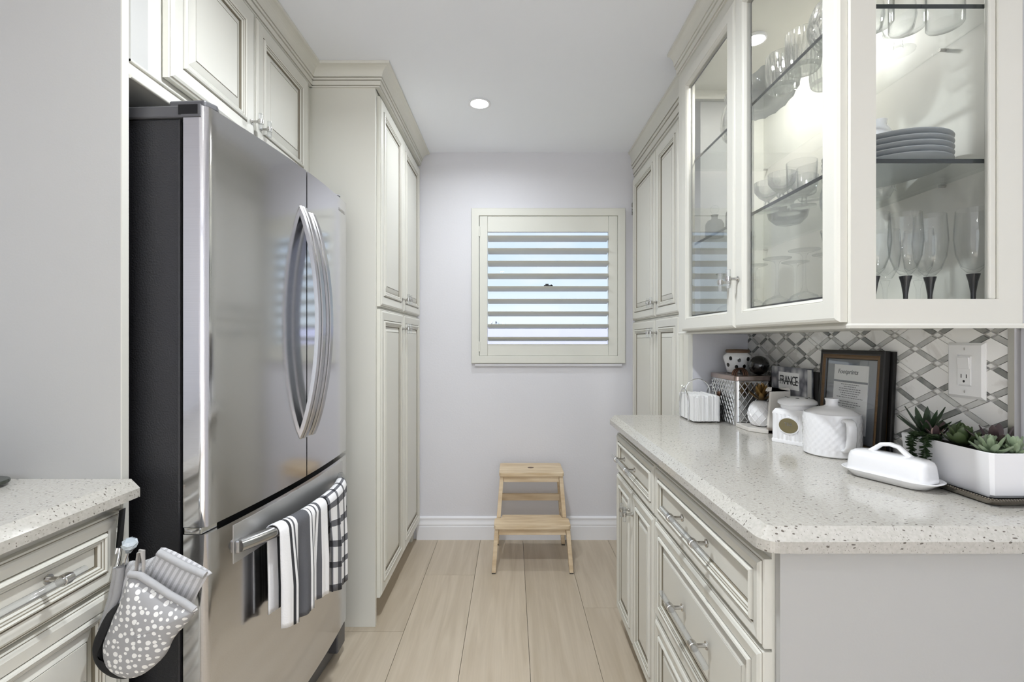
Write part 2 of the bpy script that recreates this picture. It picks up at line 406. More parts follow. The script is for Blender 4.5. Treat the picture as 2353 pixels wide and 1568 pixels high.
def dot_mat():
    m, nt, b = newmat('mitt_dots')
    b.inputs['Roughness'].default_value = 0.9
    uv = node(nt, 'ShaderNodeUVMap')
    vo = node(nt, 'ShaderNodeTexVoronoi'); vo.voronoi_dimensions = '2D'; vo.inputs['Scale'].default_value = 18.5; vo.inputs['Randomness'].default_value = 0.62
    nt.links.new(uv.outputs[0], vo.inputs[0])
    sp = node(nt, 'ShaderNodeSeparateColor'); nt.links.new(vo.outputs['Color'], sp.inputs[0])
    mr = node(nt, 'ShaderNodeMapRange'); mr.inputs['To Min'].default_value = 0.17; mr.inputs['To Max'].default_value = 0.37
    nt.links.new(sp.outputs[0], mr.inputs[0])
    lt = node(nt, 'ShaderNodeMath', operation='LESS_THAN'); nt.links.new(vo.outputs['Distance'], lt.inputs[0]); nt.links.new(mr.outputs[0], lt.inputs[1])
    last = lt.outputs[0]
    mx = node(nt, 'ShaderNodeMix', data_type='RGBA'); mx.inputs[6].default_value = srgb(166, 166, 168); mx.inputs[7].default_value = srgb(242, 242, 240)
    nt.links.new(last, mx.inputs[0]); nt.links.new(mx.outputs[2], b.inputs['Base Color'])
dot_mat()

def cover_mat():
    """printed book cover: grey photograph-like blotches"""
    m, nt, b = newmat('book_cover')
    b.inputs['Roughness'].default_value = 0.3
    tc = node(nt, 'ShaderNodeTexCoord'); vo = node(nt, 'ShaderNodeTexVoronoi'); vo.inputs['Scale'].default_value = 26
    nt.links.new(tc.outputs['Object'], vo.inputs[0])
    r = node(nt, 'ShaderNodeValToRGB'); r.color_ramp.elements[0].color = srgb(206, 206, 208); r.color_ramp.elements[0].position = 0.05
    r.color_ramp.elements[1].color = srgb(84, 86, 96); r.color_ramp.elements[1].position = 0.6
    nt.links.new(vo.outputs[0], r.inputs[0]); nt.links.new(r.outputs[0], b.inputs['Base Color'])
cover_mat()

# ------------------------------------------------------------------ mesh tools
class MB:
    """collects faces; build() links them as one mesh object"""
    def __init__(s): s.v = []; s.f = []; s.m = []; s.uv = {}
    def add(s, verts, faces, m=0):
        k = len(s.v); s.v += [tuple(p) for p in verts]
        for f in faces: s.f.append(tuple(i + k for i in f)); s.m.append(m)
        return k
    def box(s, x0, x1, y0, y1, z0, z1, m=0):
        s.add([(x0, y0, z0), (x1, y0, z0), (x1, y1, z0), (x0, y1, z0), (x0, y0, z1), (x1, y0, z1), (x1, y1, z1), (x0, y1, z1)],
              [(0, 3, 2, 1), (4, 5, 6, 7), (0, 1, 5, 4), (1, 2, 6, 5), (2, 3, 7, 6), (3, 0, 4, 7)], m); return s
    def quadgrid(s, rows, m=0, closed_u=False, closed_v=False):
        n = len(rows[0]); k = len(s.v)
        for r in rows: s.v += [tuple(p) for p in r]
        R = len(rows)
        for i in range(R if closed_v else R - 1):
            for j in range(n if closed_u else n - 1):
                a = k + i * n + j; b = k + i * n + (j + 1) % n
                c = k + ((i + 1) % R) * n + (j + 1) % n; d = k + ((i + 1) % R) * n + j
                s.f.append((a, b, c, d)); s.m.append(m)
        return s
    def tube(s, pts, r, n=10, m=0, cap=True, flat=1.0):
        pts = [Vector(p) for p in pts]; rows = []
        rr = r if isinstance(r, (list, tuple)) else [r] * len(pts)
        ref = None
        for i, p in enumerate(pts):
            t = (pts[min(i + 1, len(pts) - 1)] - pts[max(i - 1, 0)]).normalized()
            if ref is None:
                ref = Vector((0, 0, 1)) if abs(t.z) < 0.9 else Vector((0, 1, 0))
            u = (ref - t * ref.dot(t)).normalized(); w = t.cross(u); ref = u
            rows.append([p + (u * cos(2 * pi * k / n) + w * sin(2 * pi * k / n) * flat) * rr[i] for k in range(n)])
        k0 = len(s.v); s.quadgrid(rows, m, closed_u=True)
        if cap:
            s.f.append(tuple(k0 + i for i in reversed(range(n)))); s.m.append(m)
            e = k0 + (len(rows) - 1) * n
            s.f.append(tuple(e + i for i in range(n))); s.m.append(m)
        return s
    def lathe(s, prof, n=24, m=0, c=(0, 0, 0), sx=1.0, sy=1.0, wob=None):
        rows = []
        for (r, z) in prof:
            rows.append([(c[0] + (r * (wob(2 * pi * k / n, z) if wob else 1)) * cos(2 * pi * k / n) * sx,
                          c[1] + (r * (wob(2 * pi * k / n, z) if wob else 1)) * sin(2 * pi * k / n) * sy, c[2] + z) for k in range(n)])
        s.quadgrid(rows, m, closed_u=True); return s
    def prism(s, poly, z0, z1, m=0, axis='z'):
        n = len(poly)
        P = {'z': lambda a, b, c: (a, b, c), 'y': lambda a, b, c: (a, c, b), 'x': lambda a, b, c: (c, a, b)}[axis]
        s.add([P(a, b, z0) for a, b in poly] + [P(a, b, z1) for a, b in poly],
              [tuple(reversed(range(n))), tuple(range(n, 2 * n))] + [(i, (i + 1) % n, n + (i + 1) % n, n + i) for i in range(n)], m); return s
    def mesh(s, name, mats, smooth=None, uv=None):
        me = bpy.data.meshes.new(name)
        me.from_pydata(s.v, [], s.f)
        for mm in mats: me.materials.append(MATS[mm])
        me.polygons.foreach_set('material_index', s.m)
        if uv:
            ul = me.uv_layers.new(name='UVMap')
            for lp in me.loops: ul.data[lp.index].uv = uv(s.v[lp.vertex_index], lp.vertex_index)
        bm = bmesh.new(); bm.from_mesh(me)
        bmesh.ops.recalc_face_normals(bm, faces=bm.faces)
        bm.to_mesh(me); bm.free()
        if smooth is not None:
            me.shade_smooth()
            me.set_sharp_from_angle(angle=radians(smooth))
        me.update(); return me
    def build(s, name, mats, parent=None, smooth=None, bevel=None, uv=None, solid=None):
        if isinstance(mats, str): mats = [mats]
        o = bpy.data.objects.new(name, s.mesh(name, mats, smooth, uv))
        return link(o, parent, bevel, solid)

def link(o, parent=None, bevel=None, solid=None):
    COL.objects.link(o)
    if parent is not None:
        o.parent = parent
        if parent.get('_w'): o.matrix_parent_inverse = Matrix.Translation(-Vector(parent.location))
    if solid:
        md = o.modifiers.new('thick', 'SOLIDIFY'); md.thickness = solid; md.offset = 0
    if bevel:
        md = o.modifiers.new('edge', 'BEVEL'); md.width = bevel; md.segments = 2; md.limit_method = 'ANGLE'; md.angle_limit = radians(40)
    return o

def tag(o, label=None, cat=None, group=None, kind=None):
    if label: o['label'] = label
    if cat: o['category'] = cat
    if group: o['group'] = group
    if kind: o['kind'] = kind
    return o

def thing(name, label, cat, loc=(0, 0, 0), rotz=0.0, group=None, world=True, kind=None):
    o = bpy.data.objects.new(name, None); o.empty_display_size = 0.05
    o.location = loc; o.rotation_euler = (0, 0, rotz)
    if world: o['_w'] = 1
    COL.objects.link(o)
    return tag(o, label, cat, group, kind)

def box(name, x0, x1, y0, y1, z0, z1, m, parent=None, bevel=None):
    return MB().box(x0, x1, y0, y1, z0, z1).build(name, m, parent, bevel=bevel)

def spawn(name, label, cat, parts, loc, rotz=0.0, group=None, scale=1.0):
    """an individual made from shared part meshes"""
    if len(parts) == 1:
        o = bpy.data.objects.new(name, parts[0][1]); COL.objects.link(o)
    else:
        o = bpy.data.objects.new(name, None); o.empty_display_size = 0.02; COL.objects.link(o)
        for pn, me in parts:
            c = bpy.data.objects.new(pn, me); COL.objects.link(c); c.parent = o
    o.location = loc; o.rotation_euler = (0, 0, rotz); o.scale = (scale,) * 3
    return tag(o, label, cat, group)

def text(name, body, size, matrix, m, parent=None, extrude=0.0004, align='CENTER', bold=0.0):
    cu = bpy.data.curves.new(name, 'FONT'); cu.body = body; cu.size = size; cu.extrude = extrude
    cu.align_x = align; cu.align_y = 'CENTER'; cu.offset = bold; cu.resolution_u = 3
    cu.materials.append(MATS[m])
    o = bpy.data.objects.new(name, cu); COL.objects.link(o)
    if parent is not None:
        o.parent = parent
        o.matrix_parent_inverse = Matrix.Translation(-Vector(parent.location)) if parent.get('_w') else Matrix()
    o.matrix_basis = matrix
    return o

def totext(o):
    me = bpy.data.meshes.new_from_object(o.evaluated_get(bpy.context.evaluated_depsgraph_get()))
    nm, par, mi, mbs = o.name, o.parent, o.matrix_parent_inverse.copy(), o.matrix_basis.copy()
    cu = o.data; bpy.data.objects.remove(o); bpy.data.curves.remove(cu)
    n = bpy.data.objects.new(nm, me); COL.objects.link(n); n.parent = par; n.matrix_parent_inverse = mi; n.matrix_basis = mbs
    return n

def basis(origin, U, V, W):
    M = Matrix.Identity(4)
    for i in range(3):
        M[i][0] = U[i]; M[i][1] = V[i]; M[i][2] = W[i]; M[i][3] = origin[i]
    return M

XR = dict(U=(0, 1, 0), V=(0, 0, 1), W=(-1, 0, 0))     # a face looking at the aisle from the tiled side
XLF = dict(U=(0, 1, 0), V=(0, 0, 1), W=(1, 0, 0))     # ... from the refrigerator side
YF = dict(U=(1, 0, 0), V=(0, 0, 1), W=(0, -1, 0))     # a face looking at the camera

def rings(mb, w, h, prof, origin, U, V, W, close=True):
    o = Vector(origin); U = Vector(U); V = Vector(V); W = Vector(W)
    rows = []
    for ins, dep, m in prof:
        rows.append([o + U * a + V * b + W * dep for a, b in ((ins, ins), (w - ins, ins), (w - ins, h - ins), (ins, h - ins))])
    for i in range(len(rows) - 1):
        k = len(mb.v); mb.v += [tuple(p) for p in rows[i] + rows[i + 1]]
        for j in range(4):
            mb.f.append((k + j, k + (j + 1) % 4, k + 4 + (j + 1) % 4, k + 4 + j)); mb.m.append(prof[i + 1][2])
    if close:
        k = len(mb.v); mb.v += [tuple(p) for p in rows[-1]]; mb.f.append((k, k + 1, k + 2, k + 3)); mb.m.append(prof[-1][2])
        k = len(mb.v); mb.v += [tuple(p) for p in rows[0]]; mb.f.append((k + 3, k + 2, k + 1, k)); mb.m.append(0)

def panel_profile(t=0.022, s=1.0):
    a = 0
    return [(0, 0, a), (0, t - .008, a), (.003, t - .006, a), (.005, t - .006, 1), (.007, t - .003, a), (.013, t, a),
            (.046 * s, t - .003, a), (.047 * s, t - .006, 1), (.049 * s, t - .006, 1), (.051 * s, t + .001, a), (.056 * s, t + .003, a), (.060 * s, t, a),
            (.0612 * s, t - .0015, 1), (.0625 * s, t - .001, a), (.066 * s, t - .002, a), (.0672 * s, t - .0035, 1), (.0685 * s, t - .003, a), (.073 * s, t - .006, a),
            (.074 * s, t - .012, 1), (.0765 * s, t - .012, 1), (.078 * s, t - .011, a), (.098 * s, t - .0045, a), (.0985 * s, t - .006, 1), (.1002 * s, t - .006, 1), (.1008 * s, t - .0038, a)]

def flat_profile(t=0.022, s=1.0):
    a = 0
    return [(0, 0, a), (0, t - .008, a), (.003, t - .006, a), (.005, t - .006, 1), (.007, t - .003, a), (.012, t, a),
            (.030 * s, t - .003, a), (.031 * s, t - .006, 1), (.033 * s, t - .006, 1), (.035 * s, t + .001, a), (.039 * s, t + .003, a), (.042 * s, t, a),
            (.043 * s, t - .0015, 1), (.0442 * s, t - .001, a), (.047 * s, t - .002, a), (.048 * s, t - .0035, 1), (.0492 * s, t - .003, a), (.053 * s, t - .006, a),
            (.0538 * s, t - .011, 1), (.0555 * s, t - .011, 1), (.0565 * s, t - .010, a)]

def panel_door(name, parent, u0, u1, z0, z1, x, face, flat=False, s=1.0):
    mb = MB()
    if face is YF: origin = (u0, x, z0)
    else: origin = (x, u0, z0)
    rings(mb, u1 - u0, z1 - z0, (flat_profile if flat else panel_profile)(s=s), origin, **face)
    return mb.build(name, ['cream', 'glaze'], parent)

def tknob(parent, p, W, rod_axis=(0, 0, 1), L=0.052, post=0.026):
    """acrylic T-knob: chrome post with a collar and a short clear rod"""
    p = Vector(p); W = Vector(W); A = Vector(rod_axis)
    mb = MB()
    mb.tube([p, p + W * 0.003, p + W * 0.0031, p + W * post], [.008, .008, .0045, .0045], 10)
    q = p + W * (post + 0.004)
    mb.tube([q - A * 0.007, q - A * .004, q - A * .0035, q + A * .0035, q + A * .004, q + A * .007], [.0082, .0082, .0092, .0092, .0082, .0082], 12)
    mb.build('knob_post', 'nickel', parent, smooth=40)
    MB().tube([q - A * L / 2, q + A * L / 2], .0068, 12).build('knob_rod', 'acrylic', parent, smooth=40)

def pull(parent, c, W, A, L, spacing, post=0.028, r=0.0075):
    c = Vector(c); W = Vector(W); A = Vector(A)
    for sgn in (-1, 1):
        p = c + A * sgn * spacing / 2
        mb = MB()
        mb.tube([p, p + W * .003, p + W * .0031, p + W * post], [.0095, .0095, .005, .005], 10)
        q = p + W * (post + .005)
        mb.tube([q - A * .011, q - A * .007, q - A * .0065, q + A * .0065, q + A * .007, q + A * .011], [.0092, .0092, .0108, .0108, .0092, .0092], 12)
        mb.build('handle_post', 'nickel', parent, smooth=40)
    q = c + W * (post + .005)
    MB().tube([q - A * L / 2, q + A * L / 2], r, 12).build('handle_rod', 'acrylic', parent, smooth=40)

def sweep(mb, path, prof, m_of=None, closed=False):
    """sweep a profile [(out, up)] along a horizontal polyline; 'out' lies to the right of the travel direction, mitred"""
    P = [Vector((p[0], p[1], 0)) for p in path]; rows = []
    for i, p in enumerate(P):
        ds = []
        if i > 0: ds.append((P[i] - P[i - 1]).normalized())
        if i < len(P) - 1: ds.append((P[i + 1] - P[i]).normalized())
        ns = [Vector((d.y, -d.x, 0)) for d in ds]
        if len(ns) == 2:
            b = (ns[0] + ns[1]); b = b / b.dot(ns[0])
        else: b = ns[0]
        rows.append([(p.x + b.x * o, p.y + b.y * o, z) for o, z in prof])
    n = len(prof)
    for i in range(len(rows) - 1):
        for j in range(n - 1):
            k = len(mb.v); mb.v += [rows[i][j], rows[i][j + 1], rows[i + 1][j + 1], rows[i + 1][j]]
            mb.f.append((k, k + 1, k + 2, k + 3)); mb.m.append(m_of[j] if m_of else 0)
    for r in (rows[0], rows[-1]):
        k = len(mb.v); mb.v += r; mb.f.append(tuple(range(k, k + n))); mb.m.append(0)

def crown_profile(z0, z1, proj):
    h = z1 - z0
    pts = [(-.012, z0), (.006, z0), (.006, z0 + .07 * h), (.004, z0 + .075 * h), (.004, z0 + .10 * h), (.010, z0 + .10 * h), (.012, z0 + .30 * h),
           (.010, z0 + .305 * h), (.010, z0 + .335 * h), (.016, z0 + .335 * h), (.018, z0 + .42 * h), (.016, z0 + .425 * h), (.016, z0 + .455 * h), (.021, z0 + .455 * h)]
    m = [0, 0, 1, 1, 0, 0, 1, 1, 0, 0, 1, 1, 0]
    a0, b0 = .021, z0 + .455 * h
    for k in range(1, 9):
        t = k / 8
        pts.append((a0 + (proj - .004 - a0) * (1 - cos(t * pi / 2)), b0 + (z1 - .012 - b0) * sin(t * pi / 2))); m.append(0)
    pts += [(proj, z1 - .011), (proj, z1), (-.012, z1)]
    m += [0, 0, 0, 0]
    return pts, m

# ================================================================== THE SETTING
# floor of wide oak planks running towards the window wall
floor = tag(box('floor', XL, XW, YR, YB, -0.05, -0.012, 'dark_gap'), kind='structure')
PW = 0.2667
rnd = random.Random(3)
for k in range(-5, 7):
    x0 = -0.465 + (k) * PW; x1 = x0 + PW
    x0c, x1c = max(x0, XL), min(x1, XW)
    if x1c - x0c < 0.01: continue
    ends = {0: [2.509, 0.62, -1.25], -1: [2.021, 0.15, -1.7], -2: [2.49, 1.2, -0.9], 1: [1.15, -0.7, -2.5], 2: [0.9, -1.2], 3: [2.2, 0.3, -1.6]}.get(k)
    if ends is None:
        s = rnd.uniform(0.6, 2.4); ends = [s, s - 1.87, s - 3.74]
    ys = [YB] + [e for e in ends if YR + .1 < e < YB - .1] + [YR]
    for a, b in zip(ys[:-1], ys[1:]):
        box('plank', x0c + .0009, x1c - .0009, b + .0007, a - .0007, -0.012, 0.0, 'oak_plank', floor)

tag(box('ceiling', XL, XW, YR, YB, ZC, ZC + .08, 'ceiling_paint'), kind='structure')
tag(box('wall_left', XL - .1, XL, YR, YB, -.05, ZC + .08, 'wall_paint'), kind='structure')
WR = tag(box('wall_right', XW, XW + .1, YR, YB, -.05, ZC + .08, 'wall_paint'), kind='structure')

def wall_with_hole(name, x0, x1, y0, y1, z0, z1, hx0, hx1, hz0, hz1, m):
    mb = MB()
    mb.box(x0, hx0, y0, y1, z0, z1); mb.box(hx1, x1, y0, y1, z0, z1)
    mb.box(hx0, hx1, y0, y1, z0, hz0); mb.box(hx0, hx1, y0, y1, hz1, z1)
    return tag(mb.build(name, m), kind='structure')
WX0, WX1, WZ0, WZ1 = -.215, .675, 1.150, 2.045
wall_with_hole('wall_back', XL - .1, XW + .1, YB, YB + .14, -.05, ZC + .08, WX0, WX1, WZ0, WZ1, 'wall_paint')
wall_with_hole('wall_rear', XL - .1, XW + .1, YR - .14, YR, -.05, ZC + .08, -1.35, 0.95, 0.2, 2.3, 'wall_paint')
r2 = tag(MB().box(-1.35, .95, YR - .09, YR - .084, .2, 2.3).build('added_rear_window', 'window_glass'), kind='structure')  # unseen rear window, added to let light in
for x in (-1.33, -.2, .93): box('frame', x - .025, x + .025, YR - .11, YR - .06, .2, 2.3, 'white_trim', r2)
for z in (.22, 2.28): box('frame', -1.35, .95, YR - .11, YR - .06, z - .025, z + .025, 'white_trim', r2)

# baseboard on the window wall: stepped profile
bb = MB()
prof = [(0, 0), (.016, 0), (.016, .082), (.0145, .086), (.013, .089), (.016, .092), (.016, .098), (.012, .112), (.010, .122), (.012, .126), (.012, .136), (.008, .141), (.004, .144), (0, .144)]
sweep(bb, [(.80, YB), (-.60, YB)][::-1], prof)
tag(bb.build('baseboard_back', 'white_trim'), kind='structure')

# window: casing, sash and glass in the wall opening
win = tag(MB().box(WX0, WX1, YB + .085, YB + .09, WZ0, WZ1).build('window_1', 'window_glass'), kind='structure')
mb = MB()
rings(mb, .964, .972, [(0, -.004, 0), (0, .026, 0), (.004, .03, 0), (.046, .03, 0), (.048, .028, 0), (.048, -.12, 0), (.040, -.12, 0)], (-.254, YB, 1.11), close=False, **YF)
mb.build('casing', 'shutter_paint', win)
box('window_sill', -.235, .692, YB - .02, YB, 1.090, 1.108, 'wall_paint', win, .004)
mb = MB()
for a in (WX0, WX1 - .04): mb.box(a, a + .04, YB + .07, YB + .105, WZ0, WZ1)
for a in (WZ0, WZ1 - .035): mb.box(WX0, WX1, YB + .07, YB + .105, a, a + .035)
mb.build('sash', 'white_trim', win)
mb = MB()
mb.box(.205, .262, YB + .045, YB + .07, 1.6, 1.608); mb.box(.215, .235, YB + .045, YB + .07, 1.608, 1.617); mb.box(.248, .256, YB + .045, YB + .06, 1.604, 1.612)
mb.build('sash_lock', 'black_plastic', win)

# plantation shutter hung inside the casing
sh = thing('plantation_shutter', 'cream plantation shutter with nine open louvers on the window', 'shutter', (.232, YB - .02, 1.137))
SX0, SX1, SZ0, SZ1 = -.2035, .6605, 1.1585, 2.0335
for a, b in ((SX0, SX0 + .050), (SX1 - .056, SX1)):
    box('stile', a, b, YB - .024, YB + .004, SZ0, SZ1, 'shutter_paint', sh, .002)
box('rail', SX0 + .0505, SX1 - .0565, YB - .023, YB + .003, 1.934, SZ1, 'shutter_paint', sh, .002)
box('rail', SX0 + .0505, SX1 - .0565, YB - .023, YB + .003, SZ0, 1.231, 'shutter_paint', sh, .002)
for i in range(9):
    zc = 1.8935 - i * .0788
    n = 12; a = .0415; t = .0066; ang = radians(-17)
    poly = []
    for k in range(n):
        th = 2 * pi * k / n
        y = a * cos(th); z = t * sin(th)
        poly.append((YB - .010 + y * cos(ang) - z * sin(ang), zc + y * sin(ang) + z * cos(ang)))
    MB().prism(poly, SX0 + .0525, SX1 - .0585, axis='x').build('louver', 'shutter_paint', sh, smooth=50)
for z in (1.935, 1.215): box('hinge', SX0 - .006, SX0 + .004, YB - .032, YB - .020, z - .032, z + .032, 'shutter_paint', sh, .002)

# outside: roof next door and trees behind it, distance haze put into their colours
roof = MB(); rr_ = random.Random(5)
roof.add([(-9, 14, -1.2), (11, 14, -1.2), (11, 20, 1.86), (-9, 20, 1.86), (-9, 26, -1.2), (11, 26, -1.2)], [(0, 1, 2, 3), (3, 2, 5, 4), (0, 3, 4), (1, 5, 2)])
tag(roof.build('neighbor_roof', 'hazed_lavender'), 'neighbouring roof coloured with lavender haze seen low through the shutter', 'roof')
tag(box('ground_outside', -60, 60, 4, 90, -3.2, -3.0, 'hazed_lavender'), kind='structure')
def far_tree(x, y, z, w, h, seed, label):
    rg = random.Random(seed)
    t = thing('distant_tree', label, 'tree', (x, y, -3.0))
    MB().tube([(x, y, -3.0), (x + .05, y, (z - 3) / 2), (x, y, z + h * .3)], [.22, .16, .08], 8).build('trunk', 'black_wood', t)
    mb = MB()
    for _ in range(70):
        a = rg.uniform(0, 2 * pi); e = rg.uniform(0, 1) ** .5
        cx = x + w / 2 * e * cos(a); cz = z + h * .45 + h * .45 * e * sin(a); cy = y + rg.uniform(-.6, .6)
        r = w * rg.uniform(.05, .10)
        d = Vector((rg.uniform(-1, 1), rg.uniform(-1, 1), rg.uniform(-.2, 1.2))).normalized()
        u = d.orthogonal().normalized(); v = d.cross(u); c = Vector((cx, cy, cz))
        mb.add([c - d * r, c + u * r * .6, c + v * r * .6, c - u * r * .6, c - v * r * .6, c + d * r * 1.5],
               [(0, 2, 1), (0, 3, 2), (0, 4, 3), (0, 1, 4), (5, 1, 2), (5, 2, 3), (5, 3, 4), (5, 4, 1)])
    mb.build('crown', 'hazed_leaf', t)
far_tree(-.9, 27, 1.2, 1.7, 1.3, 1, 'silvery round tree at the shutter\'s left end above the roof')
far_tree(1.35, 27, 1.2, .7, .9, 2, 'tiny haze-coloured tree near the middle of the window')
far_tree(4.2, 27, 1.2, 1.6, 1.1, 4, 'silvery spreading tree at the shutter\'s right side')
far_tree(5.95, 27.5, 1.2, 1.3, 1.25, 6, 'spiky silvery tree at the shutter\'s far right edge')

# ------------------------------------------------------------------ tiled splashback on the right wall
SPL0, SPL1, SPZ0, SPZ1 = .978, 2.069, .925, 1.281
def clip(poly, a0, a1, b0, b1):
    def cut(pl, ins, inter):
        out = []
        for i in range(len(pl)):
            p, q = pl[i], pl[(i + 1) % len(pl)]
            if ins(p): out.append(p)
            if ins(p) != ins(q): out.append(inter(p, q))
        return out
    ix = lambda v: (lambda p, q: (v, p[1] + (q[1] - p[1]) * (v - p[0]) / (q[0] - p[0])))
    iy = lambda v: (lambda p, q: (p[0] + (q[0] - p[0]) * (v - p[1]) / (q[1] - p[1]), v))
    for ins, it in ((lambda p: p[0] >= a0, ix(a0)), (lambda p: p[0] <= a1, ix(a1)), (lambda p: p[1] >= b0, iy(b0)), (lambda p: p[1] <= b1, iy(b1))):
        if not poly: return poly
        poly = cut(poly, ins, it)
    return poly
def parea(p): return abs(sum(p[i][0] * p[(i + 1) % len(p)][1] - p[(i + 1) % len(p)][0] * p[i][1] for i in range(len(p)))) / 2
box('grout_bed', XW - .005, XW, SPL0, SPL1, SPZ0, SPZ1, 'grout', WR)
HWD, HHT = .0635, .0343
def spl(poly, m, x, name):
    poly = clip(poly, SPL0 + .0006, SPL1 - .0006, SPZ0 + .0006, SPZ1 - .0006)
    if len(poly) < 3 or parea(poly) < 2e-5: return
    MB().prism(poly, x, XW - .004, axis='x').build(name, m, WR)
inset = 0.235      # share of the lattice taken by the strips
rt = random.Random(11)
for i in range(-4, 17):
    for j in range(-10, 10):
        if (i + j) % 2: continue
        a, b = 1.144 + i * HWD, 1.196 + (j + 1) * HHT          # centre of a rhombus, between the nodes above and below
        if a < SPL0 - HWD or a > SPL1 + HWD or b < SPZ0 - HHT or b > SPZ1 + HHT: continue
        k = 1 - inset
        spl([(a - HWD * k, b), (a, b - HHT * k), (a + HWD * k, b), (a, b + HHT * k)], 'marble_white', XW - .0095, 'tile')
        # the two strips on the rhombus' lower edges
        for sg in (-1, 1):
            p0 = (a, b - HHT); p1 = (a + sg * HWD, b)
            dx, dz = p1[0] - p0[0], p1[1] - p0[1]
            q0 = (p0[0] + dx * .17, p0[1] + dz * .17); q1 = (p0[0] + dx * .83, p0[1] + dz * .83)
            # strip width runs along the other lattice direction
            ox, oz = -sg * HWD * .094, HHT * .094
            spl([(q0[0] + ox, q0[1] + oz), (q1[0] + ox, q1[1] + oz), (q1[0] - ox, q1[1] - oz), (q0[0] - ox, q0[1] - oz)],
                rt.choice(('marble_grey', 'marble_mist', 'marble_mist', 'marble_mist', 'marble_grey', 'marble_white', 'marble_mist')), XW - .0098, 'tile_strip')
        k = .155
        spl([(a - HWD * k, b - HHT), (a, b - HHT - HHT * k), (a + HWD * k, b - HHT), (a, b - HHT + HHT * k)], 'marble_white', XW - .0096, 'tile_node')
box('edge_strip', XW - .0135, XW, SPL0 - .013, SPL0, SPZ0, SPZ1 - .002, 'nickel', WR)

# light switch and socket in one white plate
ot = thing('wall_outlet', 'white wall plate with a rocker switch over a socket', 'outlet', (XW - .010, 1.069, 1.183))
PX = XW - .0099
mb = MB(); rings(mb, .088, .126, [(0, 0, 0), (0, .002, 0), (.006, .006, 0), (.0275, .0062, 0), (.0277, .0045, 0)], (PX, 1.025, 1.120), **XR)
mb.build('cover_plate', 'plastic_white', ot)
mb = MB(); rings(mb, .032, .0655, [(0, 0, 0), (0, .0072, 0), (.001, .0076, 0)], (PX, 1.053, 1.150), **XR); mb.build('device_face', 'plastic_white', ot)
mb = MB(); mb.add([(PX - .0076, 1.0555, 1.187), (PX - .0076, 1.0825, 1.187), (PX - .0076, 1.0825, 1.2125), (PX - .0076, 1.0555, 1.2125),
                   (PX - .0085, 1.0555, 1.187), (PX - .0085, 1.0825, 1.187), (PX - .0115, 1.0825, 1.2125), (PX - .0115, 1.0555, 1.2125)],
                  [(0, 1, 2, 3), (4, 7, 6, 5), (0, 4, 5, 1), (1, 5, 6, 2), (2, 6, 7, 3), (3, 7, 4, 0)])
mb.build('rocker', 'plastic_white', ot, bevel=.0008)
for dy in (-.0062, .0062): box('socket_slot', PX - .0079, PX - .007, 1.069 + dy - .0009, 1.069 + dy + .0009, 1.166, 1.1745, 'outlet_dark', ot)
MB().prism([(1.069 + .0026 * cos(t * pi / 6), 1.1585 + .003 * sin(t * pi / 6)) for t in range(12)], PX - .0079, PX - .007, axis='x').build('socket_slot', 'outlet_dark', ot)
for z in (1.232, 1.135): MB().prism([(1.069 + .0016 * cos(t * pi / 4), z + .0032 * sin(t * pi / 4)) for t in range(8)], PX - .0068, PX - .005, axis='x').build('screw', 'nickel', ot)

# ================================================================== CABINETS, RIGHT SIDE
# --- tall pantry by the window
PD0, PD1, PFX = 2.069, YB - .002, .775
pr = thing('pantry_cabinet', 'cream four-door pantry cabinet right of the window', 'cabinet', (.90, 2.5, 0))
mb = MB(); mb.box(PFX, XW - .001, PD0, PD1, .10, 2.40); mb.box(PFX + .06, XW - .001, PD0 + .002, PD1, .0005, .10); mb.build('body', 'cream', pr)
box('side_panel', PFX + .02, XW - .001, PD0 - .006, PD0, .926, 2.28, 'wall_paint', pr)
DR = []
for (a, b) in ((2.128, 2.474), (2.479, 2.945)):
    for (z0, z1) in ((.112, 1.367), (1.377, 2.262)):
        d = panel_door('door', pr, a, b, z0, z1, PFX - .0005, XR); DR.append((d, a, b, z0, z1))
for d, a, b, z0, z1 in DR:
    u = b - .028 if a < 2.3 else a + .028
    tknob(d, (PFX - .0235, u, 1.293 if z0 < 1 else 1.452), (-1, 0, 0))
cp, cm = crown_profile(2.285, ZC - .001, .040)
mb = MB(); sweep(mb, [(PFX - .002, PD1), (PFX - .002, PD0)][::-1], [(-o, z) for o, z in cp], cm); mb.build('crown_molding', ['cream', 'glaze'], pr)

# --- wall cabinet with glass doors and glass ends
UX, UD0, UD1, UZ0, UZ1 = .692, .96, 1.95, 1.280, 2.30
uc = thing('glass_door_cabinet', 'cream wall cabinet with glass doors above the long counter', 'cabinet', (.87, 1.45, UZ0))
mb = MB()
mb.box(UX + .02, XW - .012, UD0 + .02, UD1 - .02, UZ0, UZ0 + .018)
mb.box(UX + .02, XW - .012, UD0 + .02, UD1 - .02, UZ1 - .02, ZC - .001)
mb.box(XW - .012, XW - .001, UD0 + .001, UD1, UZ0 + .0, ZC - .001)
mb.build('body', 'cream', uc)
FZ0, FZ1 = 1.336, 2.245       # glass opening
mb = MB()      # face frame on the aisle side
mb.box(UX, UX + .02, UD0, 1.00, UZ0, ZC - .001); mb.box(UX, UX + .02, 1.83, UD1, UZ0, ZC - .001)
mb.box(UX, UX + .02, 1.00, 1.83, UZ0, 1.322); mb.box(UX, UX + .02, 1.00, 1.83, 2.255, ZC - .001); mb.box(UX, UX + .02, 1.40, 1.445, 1.322, 2.255)
mb.build('face_frame', 'cream', uc)
